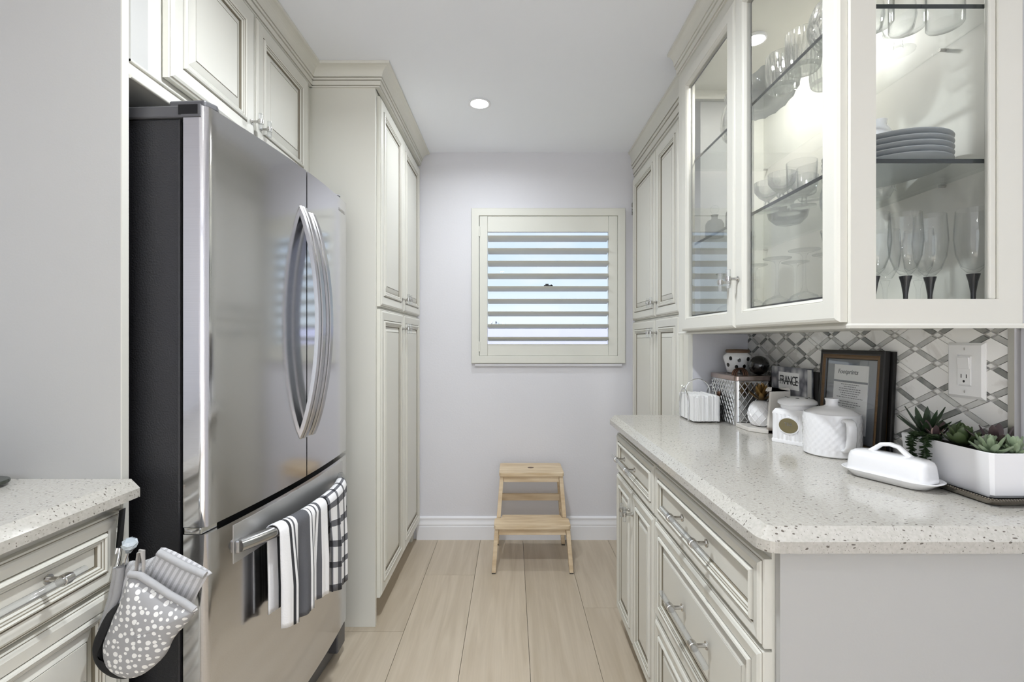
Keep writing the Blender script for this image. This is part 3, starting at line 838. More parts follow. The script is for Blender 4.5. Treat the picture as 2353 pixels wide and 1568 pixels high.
def end_frame(y, yb, name):
    mb = MB()
    mb.box(UX + .02, .7436, y, yb, UZ0, ZC - .001); mb.box(.994, XW - .012, y, yb, UZ0, ZC - .001)
    mb.box(.7436, .994, y, yb, UZ0, FZ0); mb.box(.7436, .994, y, yb, FZ1, ZC - .001)
    return mb.build(name, 'cream', uc)
ef = end_frame(UD0, UD0 + .02, 'end_frame')
box('bead', .979, .9935, UD0 + .004, UD0 + .016, FZ0, FZ1, 'cream', ef, .003)
box('end_pane', .745, .979, UD0 + .009, UD0 + .012, FZ0 + .0005, FZ1 - .0005, 'end_glass', ef)
ef2 = end_frame(UD1 - .02, UD1, 'end_frame')
box('end_pane', .745, .993, UD1 - .012, UD1 - .009, FZ0 + .0005, FZ1 - .0005, 'pane_glass', ef2)
box('side_filler', UX + .09, XW - .002, UD1 + .0005, PD0 - .0065, UZ0, ZC - .001, 'panel_paint', uc)
gdoors = []
for (a, b) in ((.969, 1.4155), (1.4195, 1.862)):
    mb = MB(); t = .0215
    rings(mb, b - a, 2.285 - 1.289, [(0.06, 0, 0), (0, 0, 0), (0, t - .007, 0), (.004, t - .002, 0), (.009, t, 0), (.044, t, 0), (.045, t - .002, 0), (.0465, t - .001, 0), (.050, t - .004, 0), (.054, t - .010, 0), (.054, 0, 0), (.06, 0, 0)],
          (UX - .0006, a, 1.289), close=False, **XR)
    d = mb.build('door', 'cream', uc)
    MB().box(UX - .009, UX - .006, a + .0535, b - .0535, 1.289 + .0535, 2.285 - .0535).build('pane', 'pane_glass', d)
    gdoors.append(d)
tknob(gdoors[0], (UX - .0225, 1.4155 - .024, 1.434), (-1, 0, 0), L=.056)
tknob(gdoors[1], (UX - .0225, 1.4195 + .024, 1.430), (-1, 0, 0), L=.056)
for z in (2.16, 1.74, 1.40): box('hinge', UX + .022, UX + .032, 1.895, 1.929, z - .03, z + .03, 'nickel', uc, .003)
for z, nm in ((1.622, 'a'), (1.946, 'b')):
    sf = box('glass_shelf', .712, 1.030, UD0 + .024, UD1 - .024, z, z + .009, 'shelf_glass', uc)
    box('shelf_rim', .7112, .712, UD0 + .024, UD1 - .024, z, z + .009, 'shelf_edge', sf)
    box('shelf_rim', .7112, 1.030, UD0 + .0232, UD0 + .024, z, z + .009, 'shelf_edge', sf)
    for y in (1.90, 1.12):
        MB().tube([(1.032, y, z - .003), (1.018, y, z - .003)], .004, 8).build('shelf_pin', 'nickel', uc)
mb = MB(); cp, cm = crown_profile(2.345, ZC - .001, .048); sweep(mb, [(UX, UD1), (UX, UD0), (XW, UD0)][::-1], [(-o, z) for o, z in cp], cm)
mb.build('crown_molding', ['cream', 'cream'], uc)
mb = MB(); sweep(mb, [(UX, UD1), (UX, UD0), (XW, UD0)][::-1], [(.0, UZ0 - .004), (-.003, UZ0 - .004), (-.004, UZ0 + .002), (-.001, UZ0 + .006), (.0, UZ0 + .006)]); mb.build('light_rail', 'cream', uc)
# puck lamp under the cabinet top
pk = thing('puck_light', 'small round puck light under the glass cabinet\'s top', 'light', (.825, 1.595, 2.279))
MB().lathe([(0, 2.279), (.036, 2.279), (.036, 2.272), (.031, 2.2705), (.031, 2.2725)], 24, c=(.825, 1.595, 0)).build('ring', 'white_trim', pk, smooth=40)
MB().lathe([(0, 2.271), (.0305, 2.271), (.0305, 2.274)], 24, c=(.825, 1.595, 0)).build('lens', 'puck_lens', pk, smooth=40)
area_light('puck_lamp', (.825, 1.595, 2.268), (0, 0, 0), .058, .058, PUCK_W, (1, .97, .92), 'DISK')

# --- base cabinets
BX, BXF = .452, .4765      # door fronts / face frame
CZ = .925
def base_body(t, y0, y1):
    mb = MB(); mb.box(BXF, XW - .001, y0, y1, .10, CZ - .042); mb.box(BXF + .07, XW - .001, y0, y1, .0005, .10); return mb.build('body', 'cream', t)
ca = thing('door_base_cabinet', 'cream base cabinet with one drawer over two doors', 'cabinet', (.75, 1.78, 0))
base_body(ca, 1.510, 2.060)
d = panel_door('drawer', ca, 1.516, 2.052, .686, .850, BXF - .0006, XR, flat=True); pull(d, (BX - .001, 1.805, .775), (-1, 0, 0), (0, 1, 0), .27, .155)
d1 = panel_door('door', ca, 1.516, 1.782, .090, .678, BXF - .0006, XR, s=.86); tknob(d1, (BX - .001, 1.760, .600), (-1, 0, 0))
d2 = panel_door('door', ca, 1.786, 2.052, .090, .678, BXF - .0006, XR, s=.86); tknob(d2, (BX - .001, 1.808, .600), (-1, 0, 0))
cb = thing('drawer_base_cabinet', 'cream base cabinet of three drawers with clear acrylic pulls', 'cabinet', (.75, 1.18, 0))
base_body(cb, .862, 1.5095)
for z0, z1, hz in ((.686, .850, .782), (.378, .680, .545), (.090, .370, .245)):
    d = panel_door('drawer', cb, .860, 1.504, z0, z1, BXF - .0006, XR, flat=z1 > .8, s=1.0 if z1 > .8 else .8)
    pull(d, (BX - .001, 1.165, hz), (-1, 0, 0), (0, 1, 0), .30, .155)
mb = MB(); mb.box(.482, XW - .001, .845, .8615, .0005, CZ - .042); mb.build('end_panel', 'panel_paint', cb)

def counter_slab(name, poly_outer, mask, zt, bev=.02, th=.04):
    """mask[i]: does edge i carry the big 45-degree chamfer"""
    n = len(poly_outer)
    P = [Vector((p[0], p[1])) for p in poly_outer]
    area = sum(P[i].x * P[(i + 1) % n].y - P[(i + 1) % n].x * P[i].y for i in range(n))
    if area < 0: P.reverse(); mask = [mask[(n - 2 - i) % n] for i in range(n)]
    nrm = []
    for i in range(n):
        d = (P[(i + 1) % n] - P[i]).normalized(); nrm.append(Vector((-d.y, d.x)))
    ins = []
    for i in range(n):
        a, b = nrm[i - 1], nrm[i]; da = bev if mask[i - 1] else 0; db = bev if mask[i] else 0
        det = a.x * b.y - a.y * b.x
        if abs(det) < 1e-6: ins.append(P[i] + b * db); continue
        ox = (da * b.y - db * a.y) / det; oy = (a.x * db - b.x * da) / det
        ins.append(P[i] + Vector((ox, oy)))
    mb = MB()
    mb.quadgrid([[(p.x, p.y, zt - th) for p in P], [(p.x, p.y, zt - bev) for p in P], [(p.x, p.y, zt) for p in ins]], closed_u=True)
    mb.f.append(tuple(range(2 * n, 3 * n))); mb.m.append(0)
    mb.f.append(tuple(reversed(range(n)))); mb.m.append(0)
    return mb.build(name, 'quartz')
def arc(cx, cy, r, a0, a1, n=6): return [(cx + r * cos(radians(a0 + (a1 - a0) * i / n)), cy + r * sin(radians(a0 + (a1 - a0) * i / n))) for i in range(n + 1)]
poly = arc(.430 + .03, .806 + .03, .03, 270, 180) + [(.430, 2.064), (XW - .0005, 2.064), (XW - .0005, .806)]
m_ = [True] * 7 + [False, False, True]
tag(counter_slab('countertop', poly, m_, CZ), 'long speckled quartz countertop under the glass cabinet', 'countertop')

# small chrome catch on the window wall
hk = thing('door_catch', 'small chrome catch on the window wall beside the pantry', 'catch', (.768, YB, 2.09))
box('catch_plate', .755, .778, YB - .003, YB, 2.045, 2.122, 'chrome', hk, .001)
MB().tube([(.766, YB - .003, 2.075), (.766, YB - .024, 2.068), (.766, YB - .028, 2.085), (.766, YB - .02, 2.10)], .006, 8).build('catch_hook', 'chrome', hk, smooth=50)

# ================================================================== CABINETS, LEFT SIDE
# --- tall pantry by the window
LD0, LFX = 2.07, -.600
pl = thing('pantry_cabinet', 'cream four-door pantry cabinet beside the refrigerator', 'cabinet', (-.9, 2.5, 0))
mb = MB(); mb.box(-1.2, LFX, LD0 + .001, PD1, .11, 2.40); mb.box(-1.2, LFX - .075, LD0 + .02, PD1, .0005, .11); mb.box(LFX - .05, LFX - .02, PD1 - .05, PD1, .0005, .11); mb.build('body', 'cream', pl)
mb = MB(); mb.prism([(-1.2, .0005), (LFX + .003, .0005), (LFX + .003, .105), (LFX + .003, 2.40), (-1.2, 2.40)], LD0 - .018, LD0, axis='y'); mb.build('side_panel', 'cream', pl)
DL = []
for (a, b) in ((2.082, 2.512), (2.517, 2.955)):
    for (z0, z1) in ((.112, 1.392), (1.404, 2.335)):
        d = panel_door('door', pl, a, b, z0, z1, LFX + .0005, XLF); DL.append((d, a, b, z0))
for d, a, b, z0 in DL:
    u = b - .028 if a < 2.3 else a + .028
    tknob(d, (LFX + .0225, u, 1.315 if z0 < 1 else 1.470), (1, 0, 0))
cp, cm = crown_profile(2.355, ZC - .001, .062)
mb = MB(); sweep(mb, [(-.89, LD0 - .019), (LFX + .018, LD0 - .019), (LFX + .018, PD1)], cp, cm); mb.build('crown_molding', ['cream', 'glaze'], pl)

# --- tall panel closing the refrigerator bay
EX, EY = -.883, 1.064
_bp = tag(box('bay_partition', XL + .001, EX - .003, EY, EY + .019, .0005, ZC - .001, 'panel_paint'), 'tall pale grey panel between left counter and refrigerator', 'panel')
box('edge_band', EX - .003, EX, EY, EY + .019, .0005, ZC - .001, 'cream', _bp)

# --- cabinet over the refrigerator
of = thing('over_fridge_cabinet', 'cream two-door cabinet above the refrigerator', 'cabinet', (-1.1, 1.6, 1.86))
mb = MB(); mb.box(XL + .001, EX, EY + .0195, LD0 - .0185, 1.862, 2.40); mb.build('body', 'cream', of)
mb = MB(); mb.box(EX, EX + .004, EY + .0195, 1.135, 1.895, 2.40); mb.build('filler_strip', 'panel_paint', of)
mb = MB()
mb.tube([(EX + .002, EY + .0195, 1.898), (EX + .002, LD0 - .0185, 1.898)], .004, 8); mb.tube([(EX + .002, EY + .0195, 1.862), (EX + .002, LD0 - .0185, 1.862)], .005, 8)
mb.build('bottom_bead', 'cream', of, smooth=50)
d1 = panel_door('door', of, 1.1815, 1.572, 1.914, 2.345, EX + .0045, XLF); tknob(d1, (EX + .026, 1.572 - .025, 1.972), (1, 0, 0))
d2 = panel_door('door', of, 1.578, 1.985, 1.914, 2.345, EX + .0045, XLF); tknob(d2, (EX + .026, 1.578 + .025, 1.972), (1, 0, 0))
cp, cm = crown_profile(2.355, ZC - .001, .062)
mb = MB(); sweep(mb, [(EX + .006, EY - .06), (EX + .006, LD0 - .0195)], cp, cm); mb.build('crown_molding', ['cream', 'glaze'], of)

# --- left base cabinet and counter
LZ = .938
lc = thing('drawer_base_cabinet', 'cream base drawers under the left counter beside the oven mitts', 'cabinet', (-1.2, .6, 0))
mb = MB(); mb.box(XL + .001, -.887, .40, 1.0635, .10, LZ - .041); mb.box(XL + .001, -.96, .40, 1.0635, .0005, .10); mb.build('body', 'cream', lc)
for z0, z1, hz in ((.722, .872, .806), (.420, .714, .58), (.112, .412, .27)):
    d = panel_door('drawer', lc, .42, 1.040, z0, z1, -.8865, XLF, flat=z1 > .8, s=1.0 if z1 > .8 else .8)
    pull(d, (-.8645, .735, hz), (1, 0, 0), (0, 1, 0), .36, .28)
lc2 = thing('door_base_cabinet', 'cream base cabinet nearest the viewer under the left counter', 'cabinet', (-1.2, 0, 0))
mb = MB(); mb.box(XL + .001, -.887, -.6, .3995, .10, LZ - .041); mb.box(XL + .001, -.96, -.6, .3995, .0005, .10); mb.build('body', 'cream', lc2)
for a, b in ((-.59, -.102), (-.098, .392)): panel_door('door', lc2, a, b, .112, .872, -.8865, XLF)
poly = [(XL + .001, -.6), (-.8416, -.6), (-.8416, EY - .0005), (XL + .001, EY - .0005)]
tag(counter_slab('countertop', poly, [False, True, False, False], LZ), 'short speckled quartz countertop beside the grey panel', 'countertop')

# dark stone-look glass board on the left counter
mb = MB(); pts = []
for k in range(40):
    t = 2 * pi * k / 40; e = .35
    pts.append((-1.27 + .19 * (abs(cos(t)) ** e) * (1 if cos(t) > 0 else -1), .93 + .115 * (abs(sin(t)) ** e) * (1 if sin(t) > 0 else -1)))
mb.prism(pts, LZ + .006, LZ + .014)
bd = thing('cutting_board', 'dark green marbled glass board on the left counter', 'board', (-1.27, .93, LZ))
mb.build('board_slab', 'dark_glass', bd, bevel=.002)
for sx in (-.14, .14):
    for sy in (-.08, .08): MB().lathe([(0, 0), (.008, 0), (.007, .006), (0, .006)], 10, c=(-1.27 + sx, .93 + sy, LZ)).build('rubber_foot', 'rubber', bd)

# ceiling lamps
for i, (y, lb) in enumerate(((2.353, 'recessed ceiling light in front of the window wall'), (.95, 'recessed ceiling light above the refrigerator doors'), (-.45, 'recessed ceiling light above the viewer'), (-1.9, 'recessed ceiling light at the room\'s rear'))):
    L = thing('recessed_light', lb, 'light', (-.163, y, ZC), group='recessed ceiling lights')
    MB().lathe([(.042, -.0005), (.0565, -.0005), (.058, -.003), (.055, -.005), (.045, -.004), (.042, -.001)], 32, c=(-.163, y, ZC)).build('trim_ring', 'white_trim', L, smooth=40)
    MB().lathe([(0, -.0032), (.0425, -.0032), (.0425, -.001)], 32, c=(-.163, y, ZC)).build('lens', 'lamp_lens', L, smooth=40)
    area_light('downlight', (-.163, y, ZC - .012), (0, 0, 0), .085, .085, DOWNLIGHT_W * (.18, .64, .11, .16)[i], (.92, .965, 1), 'DISK', radians(165))

# ================================================================== REFRIGERATOR
# local frame: u runs along the front from the near to the far corner, w out into the aisle
FN, FFAR = Vector((-.717, 1.10, 0)), Vector((-.668, 1.905, 0))
FW = (FFAR - FN).length
_u = (FFAR - FN).normalized(); _w = Vector((_u.y, -_u.x, 0))
if _w.x < 0: _w = -_w
fr_rot = math.atan2(_u.y, _u.x)
fr = thing('refrigerator', 'stainless steel french-door refrigerator with bottom freezer drawer', 'refrigerator', FN, 0, world=False)
fr.matrix_basis = basis(FN, _u, -_w, Vector((0, 0, 1)))     # local x = u, local y = -w (into the bay), z up
def bow(u): return .024 * (1 - ((u - FW / 2) / (FW / 2)) ** 2)
def fdoor(name, u0, u1, z0, z1, rl, rr, th=.055, n=22, m='steel'):
    """bowed door skin; rl / rr: corner radius at the low-u / high-u side"""
    pl_ = []
    pl_.append((u0, th))
    if rl:
        for k in range(7):
            t = pi / 2 * k / 6
            pl_.append((u0 + rl - rl * cos(t), rl - rl * sin(t) - bow(u0 + rl - rl * cos(t))))
    else: pl_.append((u0, -bow(u0)))
    for k in range(1, n):
        u = (u0 + rl) + (u1 - rr - u0 - rl) * k / n; pl_.append((u, -bow(u)))
    if rr:
        for k in range(7):
            t = pi / 2 * k / 6
            pl_.append((u1 - rr + rr * sin(t), rr - rr * cos(t) - bow(u1 - rr + rr * sin(t))))
    else: pl_.append((u1, -bow(u1)))
    pl_.append((u1, th))
    mb = MB(); mb.prism(pl_, z0, z1)
    return mb.build(name, m, fr, smooth=35)
ZD0, ZD1 = .812, 1.803
SPLIT = FW * .533
mb = MB(); mb.box(.004, FW - .004, .066, .70, .03, 1.775); mb.build('cabinet_body', 'fridge_side', fr, bevel=.004)
mb = MB(); mb.box(.012, FW - .012, .052, .066, .10, 1.77); mb.build('door_gasket', 'black_plastic', fr)
fdoor('left_door', 0, SPLIT - .003, ZD0, ZD1, .018, 0)
fdoor('right_door', SPLIT + .003, FW, ZD0, ZD1, 0, .018)
fz = fdoor('freezer_drawer', 0, FW, .135, .795, .018, .018, n=30)
# hinge covers and top cap
mb = MB(); mb.box(.0, FW, .055, .62, 1.7755, 1.805); mb.build('top_cap', 'fridge_grey', fr, bevel=.004)
for u in (.012, FW - .095):
    mb = MB(); mb.prism([(u, .012), (u + .03, .0), (u + .083, .03), (u + .083, .10), (u, .10)], 1.8055, 1.822); mb.build('hinge_cover', 'fridge_grey', fr, bevel=.004)
mb = MB(); mb.box(-.0012, .03, .018, .0665, 1.7822, 1.8052); mb.build('hinge_notch_shade', 'black_plastic', fr)  # black block painting the shade inside the hinge notch
mb = MB(); mb.box(-.0022, .03, .012, .060, 1.7755, 1.7822); mb.box(-.0022, .03, .012, .0185, 1.7822, 1.806); mb.build('top_hinge', 'fridge_grey', fr, bevel=.001)
mb = MB(); mb.prism([(.000, .012), (.05, .006), (.05, .055), (.000, .055)], .7955, .8115); mb.build('mid_hinge', 'chrome', fr, bevel=.003)
mb = MB(); mb.box(.02, FW - .02, .03, .075, .012, .105); mb.build('kick_grille', 'fridge_grey', fr, bevel=.004)
mb = MB(); mb.prism([(FW - .10, -.005), (FW - .02, .0), (FW - .01, .03), (FW - .01, .07), (FW - .10, .07)], .045, .128); mb.build('hinge_foot', 'fridge_grey', fr, bevel=.006)
for u in (.08, FW - .08):
    MB().lathe([(0, 0), (.016, 0), (.016, .012), (.01, .013), (.01, .035), (0, .035)], 12, c=(u, .12, 0)).build('leveling_foot', 'black_plastic', fr)
# bowed door handles
def bar(name, uc, z0, z1, out, wd, parent=fr):
    pts_in, rows = [], []
    for k in range(25):
        t = k / 24; z = z0 + (z1 - z0) * t
        o = out * (1 - (2 * t - 1) ** 2) ** .85
        w0 = -bow(uc) - o
        sec = []
        prof_ = [(-wd / 2, .016), (-wd / 2, .004), (-wd / 2 + .004, -.001), (-.006, -.001), (-.004, -.004), (wd / 2 - .004, -.004), (wd / 2, .0), (wd / 2, .016)]
        for a, b in prof_: sec.append((uc + a, w0 + b - .003, z))
        rows.append(sec)
    mb = MB(); mb.quadgrid(rows, closed_u=True)
    mb.f.append(tuple(range(8))); mb.m.append(0); mb.f.append(tuple(len(mb.v) - 8 + i for i in reversed(range(8)))); mb.m.append(0)
    return mb.build(name, 'steel_bar', parent, smooth=30)
bar('door_handle', SPLIT - .026, .940, 1.678, .062, .036)
bar('door_handle', SPLIT + .030, .940, 1.672, .062, .036)
# freezer handle: recessed plate and round bar
fb = lambda u: -bow(u)
mb = MB(); rows = []
for k in range(15):
    u = .085 + (FW - .15) * k / 14
    rows.append([(u, fb(u) - .0012, .688), (u, fb(u) - .0012, .785), (u, fb(u) + .004, .785), (u, fb(u) + .004, .688)])
mb.quadgrid(rows, closed_u=True); mb.f.append((0, 1, 2, 3)); mb.m.append(0); mb.f.append(tuple(len(mb.v) - 4 + i for i in range(4))); mb.m.append(0)
mb.build('handle_plate', 'steel_plate', fz)
BZ = .728
def barp(u):
    t = (u - .10) / (FW - .20)
    return Vector((u, fb(u) - .006 - .052 * max(0, 1 - abs(2 * t - 1) ** 2.6), BZ))
mb = MB(); mb.tube([barp(.10 + (FW - .20) * k / 30) for k in range(31)], .0165, 14); mb.build('handle_bar', 'steel_bar', fz, smooth=45)
for u in (.10, FW - .10): box('handle_end', u - .012, u + .012, fb(u) - .012, fb(u), BZ - .017, BZ + .017, 'steel_bar', fz, .004)
# maker's name, small and faint, top corner of the right door
def on_front(u, z):
    s = -(.024 * 2 * (u - FW / 2) / (FW / 2) ** 2) * -1
    return u, fb(u)
uL = FW - .068
slope = .024 * 2 * (uL - FW / 2) / (FW / 2) ** 2     # bow falls away towards the corner
Ut = Vector((1, slope, 0)).normalized(); Wt = Vector((Ut.y, -Ut.x, 0))
_lg = text('logo_lettering', 'SAMSUNG', .0155, basis((uL, fb(uL) - .0012, 1.757), Ut, Vector((0, 0, 1)), Wt), 'nickel', fr, .0003)
totext(_lg)

# ------------------------------------------------------------------ towels over the freezer bar
FM = fr.matrix_basis.copy()
def towel(name, label, u0, u1, zf, zb, m, seed, amp):
    rg = random.Random(seed)
    ph = [rg.uniform(0, 6) for _ in range(4)]
    NU, rows, uvs = 44, [], []
    path = []           # (offset from bar axis outwards, z)
    R = .0205
    for k in range(16): path.append((-R * .75, zb + (BZ - zb) * k / 15))
    for k in range(1, 10):
        t = pi - pi * k / 10; path.append((R * cos(t) * .95, BZ + R * sin(t)))
    for k in range(21): path.append((R, BZ - (BZ - zf) * k / 20))
    n = len(path)
    for i, (o, z) in enumerate(path):
        row = []
        dz = max(0, BZ - z)
        g = min(1, dz / .16)
        for j in range(NU + 1):
            t = j / NU
            u = u0 + (u1 - u0) * (t + (.02 * sin(9 * t + ph[0]) - .06 * (t - .5)) * g)
            front = i > 20
            fold = amp * g * (sin(2 * pi * 2.6 * t + ph[1]) + .5 * sin(2 * pi * 5.3 * t + ph[2]))
            a = barp(u)
            y = a.y - (o + (fold + .35 * amp * g if front else -abs(fold) * .12))
            y = min(y, fb(u) - .004 - (.006 if front else 0))
            zz = z - (.012 * sin(5 * t + ph[3]) + .03 * (t - .5)) * g * (1 if front else 0)
            row.append(FM @ Vector((u, y, zz)))
            uvs.append((t, i / (n - 1)))
        rows.append(row)
    mb = MB(); mb.quadgrid(rows)
    o = mb.build(name, m, None, smooth=60, uv=lambda v, k: uvs[k], solid=.0035)
    return tag(o, label, 'towel')
towel('striped_towel', 'white dish towel with charcoal stripes on the freezer handle', .185, .405, .455, .50, 'towel_stripes', 2, .008)
towel('checked_towel', 'white dish towel with grey window-pane checks on the freezer handle', .415, .630, .415, .47, 'towel_checks', 9, .007)

# ------------------------------------------------------------------ hook, mitts
hx = thing('over_drawer_hook', 'chrome over-drawer hook with a crystal knob holding the mitts', 'hook', (-.855, 1.02, .87))
mb = MB()
def strap(p, q, w, t=.0016):
    p, q = Vector(p), Vector(q); d = (q - p).normalized(); a = Vector(w); n = d.cross(a).normalized() * t / 2; a = a / 2
    mb.add([p - a - n, p + a - n, p + a + n, p - a + n, q - a - n, q + a - n, q + a + n, q - a + n],
           [(0, 1, 2, 3), (7, 6, 5, 4), (0, 4, 5, 1), (1, 5, 6, 2), (2, 6, 7, 3), (3, 7, 4, 0)])
strap((-.885, 1.022, .8835), (-.848, 1.022, .8835), (0, .018, 0)); strap((-.848, 1.022, .884), (-.856, 1.022, .790), (0, .018, 0))
mb.build('strap', 'chrome', hx)
MB().tube([(-.852, 1.022, .800), (-.853, 1.018, .775), (-.850, 1.008, .760), (-.838, .995, .754), (-.822, .985, .765), (-.806, .978, .790), (-.797, .974, .812)], .0042, 8).build('arm', 'chrome', hx, smooth=60)
mb = MB(); c = Vector((-.790, .971, .829)); ax = Vector((.35, -.35, .87)).normalized(); u_ = ax.orthogonal().normalized(); v_ = ax.cross(u_)
rows = [[c + ax * h + (u_ * cos(2 * pi * k / 8 + (i % 2) * pi / 8) + v_ * sin(2 * pi * k / 8 + (i % 2) * pi / 8)) * r for k in range(8)] for i, (r, h) in enumerate(((.004, -.022), (.008, -.012), (.0145, 0), (.0135, .008), (.0075, .0125)))]
mb.quadgrid(rows, closed_u=True); mb.f.append(tuple(len(mb.v) - 8 + i for i in range(8))); mb.m.append(0)
mb.build('crystal_ball', 'crystal_knob', hx)

YM = .955; KM = YM / F
def zp(zx, zy, sx=4.507, ox=200, oy=1220):      # a point of the hanging plane from the photograph's measure
    px, py = ox + zx / sx, oy + zy / sx
    return ((px - 1176.5) * KM, H - (py - 784) * KM)
def smooth_outline(pts, n=4):
    out = []; N = len(pts)
    for i in range(N):
        p0, p1, p2, p3 = [Vector(pts[(i + k) % N]) for k in (-1, 0, 1, 2)]
        for k in range(n):
            t = k / n
            out.append(tuple(.5 * ((2 * p1) + (p2 - p0) * t + (2 * p0 - 5 * p1 + 4 * p2 - p3) * t * t + (3 * p1 - p0 - 3 * p2 + p3) * t ** 3)))
    return out
def pillow(name, pts, y, thick, m, parent, back=.35, uvs=12.0, rot=0.0, wrinkle=0.0, ctr=None):
    P = smooth_outline(pts); N = len(P)
    cx = sum(p[0] for p in P) / N; cz = sum(p[1] for p in P) / N
    if ctr: cx, cz = ctr
    rows = []
    for t, h in ((0.0, back), (.6, back * .8), (.93, back * .35), (1.0, 0), (.97, -.28), (.88, -.55), (.7, -.8), (.45, -.95), (.2, -1), (0.0, -1)):
        rows.append([(cx + (p[0] - cx) * t, y + h * thick + wrinkle * sin(70 * p[0] + 40 * p[1] + 9 * t), cz + (p[1] - cz) * t) for p in P])
    mb = MB(); mb.quadgrid(rows, closed_u=True)
    return mb.build(name, m, parent, smooth=70, uv=lambda v, k: ((v[0] * cos(rot) + v[2] * sin(rot)) * uvs, (-v[0] * sin(rot) + v[2] * cos(rot)) * uvs))
def band(name, pts, y, r, m, parent, flat=1.0):
    MB().tube([(a, y, b) for a, b in pts], r, 8, flat=flat).build(name, m, parent, smooth=70)
# mitt behind (striped lining showing on both sides)
m2 = thing('oven_mitt', 'grey striped oven mitt hanging behind the dotted mitt', 'oven mitt', (-.80, .985, .60))
pillow('mitt_body', [zp(*p) for p in ((300, 400), (450, 390), (600, 330), (690, 250), (1160, 495), (1140, 560), (1040, 730), (900, 1000), (500, 1200), (120, 1130), (40, 1090), (110, 850), (190, 560))], .988, .014, 'mitt_stripes', m2, uvs=5.6, rot=radians(-28))
band('cuff_binding', [zp(*p) for p in ((660, 270), (800, 345), (950, 425), (1080, 480), (1155, 515))], .976, .0075, 'mitt_grey', m2)
band('edge_binding', [zp(*p) for p in ((205, 440), (190, 560), (150, 760), (90, 960), (45, 1090))], .978, .006, 'mitt_grey', m2)
band('edge_binding', [zp(*p) for p in ((265, 420), (255, 560), (220, 740), (160, 900), (110, 1000))], .974, .0075, 'mitt_grey', m2)
band('hang_loop', [zp(*p) for p in ((420, 400), (425, 330), (440, 265), (470, 270), (470, 400))], .983, .0035, 'tape_grey', m2)
# dotted mitt in front
m1 = thing('oven_mitt', 'grey oven mitt with white dots and a black side', 'oven mitt', (-.77, .955, .55))
dot = [zp(*p) for p in ((455, 470), (640, 540), (820, 660), (1000, 750), (1128, 805), (1120, 850), (1010, 985), (900, 1110), (820, 1270), (700, 1400), (560, 1500), (430, 1535), (300, 1500), (200, 1400), (165, 1250), (175, 1130), (240, 980), (325, 790), (380, 640))]
pillow('mitt_body', dot, .958, .026, 'mitt_dots', m1, uvs=4.0, wrinkle=.0012)
blk = [zp(*p) for p in ((300, 775), (325, 800), (250, 985), (190, 1130), (175, 1260), (215, 1400), (310, 1490), (440, 1540), (330, 1562), (190, 1500), (95, 1370), (62, 1230), (70, 1120), (120, 1000), (190, 860))]
pillow('thumb_side', blk, .966, .024, 'mitt_black', m1, ctr=zp(160, 1250))
band('cuff_binding', [zp(*p) for p in ((450, 440), (560, 455), (720, 560), (870, 660), (1010, 735), (1122, 815))], .952, .0072, 'mitt_grey', m1)
band('hang_loop', [zp(*p) for p in ((500, 440), (505, 330), (520, 235), (555, 225), (575, 330), (570, 440))], .958, .0042, 'tape_grey', m1, flat=.5)

# ================================================================== STEP STOOL
st = thing('step_stool', 'birch two-step stool against the window wall', 'stool', (.112, 2.7, 0))
SXM = .1105
def slab(name, x0, x1, y0, y1, z0, z1, notch=None, hole=None):
    r = .016
    pts = []
    if notch:
        nx, ny = notch
        pts = arc(x0 + r, y0 + r, r, 180, 270, 4) + arc(x1 - r, y0 + r, r, 270, 360, 4) + arc(x1 - r * .6, y0 + (y1 - y0) * .62, r * .6, 0, 90, 3) + [(x1 - nx, y0 + (y1 - y0) * .70), (x1 - nx - .008, y1), (x0 + nx + .008, y1), (x0 + nx, y0 + (y1 - y0) * .70)] + arc(x0 + r * .6, y0 + (y1 - y0) * .62, r * .6, 90, 180, 3)
    else:
        pts = arc(x0 + r, y0 + r, r, 180, 270, 4) + arc(x1 - r, y0 + r, r, 270, 360, 4) + arc(x1 - r, y1 - r, r, 0, 90, 4) + arc(x0 + r, y1 - r, r, 90, 180, 4)
    o = MB().prism(pts, z0, z1).build(name, 'birch', st, bevel=.0015)
    return o
slab('step', -.0975, .318, 2.535, 2.70, .232, .252, notch=(.035, 0))
tp = slab('top', -.073, .295, 2.660, 2.882, .482, .502)
MB().lathe([(0, .0006), (.018, .0006), (.018, -.002)], 20, c=(SXM, 2.775, .5021), sx=1.0, sy=.75).build('hand_hole', 'dark_wood_lid', tp)
def leg(xt, yt, zt, xb, yb, w=.030, t=.022):
    mb = MB()
    mb.add([(xb - t / 2, yb - w / 2, .006), (xb + t / 2, yb - w / 2, .006), (xb + t / 2, yb + w / 2, .006), (xb - t / 2, yb + w / 2, .006),
            (xt - t / 2, yt - w / 2, zt), (xt + t / 2, yt - w / 2, zt), (xt + t / 2, yt + w / 2, zt), (xt - t / 2, yt + w / 2, zt)],
           [(0, 3, 2, 1), (4, 5, 6, 7), (0, 1, 5, 4), (1, 2, 6, 5), (2, 3, 7, 6), (3, 0, 4, 7)])
    o = mb.build('leg', 'birch', st, bevel=.0015)
    box('foot_pad', xb - t / 2 + .001, xb + t / 2 - .001, yb - w / 2 + .001, yb + w / 2 - .001, .0003, .006, 'rubber', o)
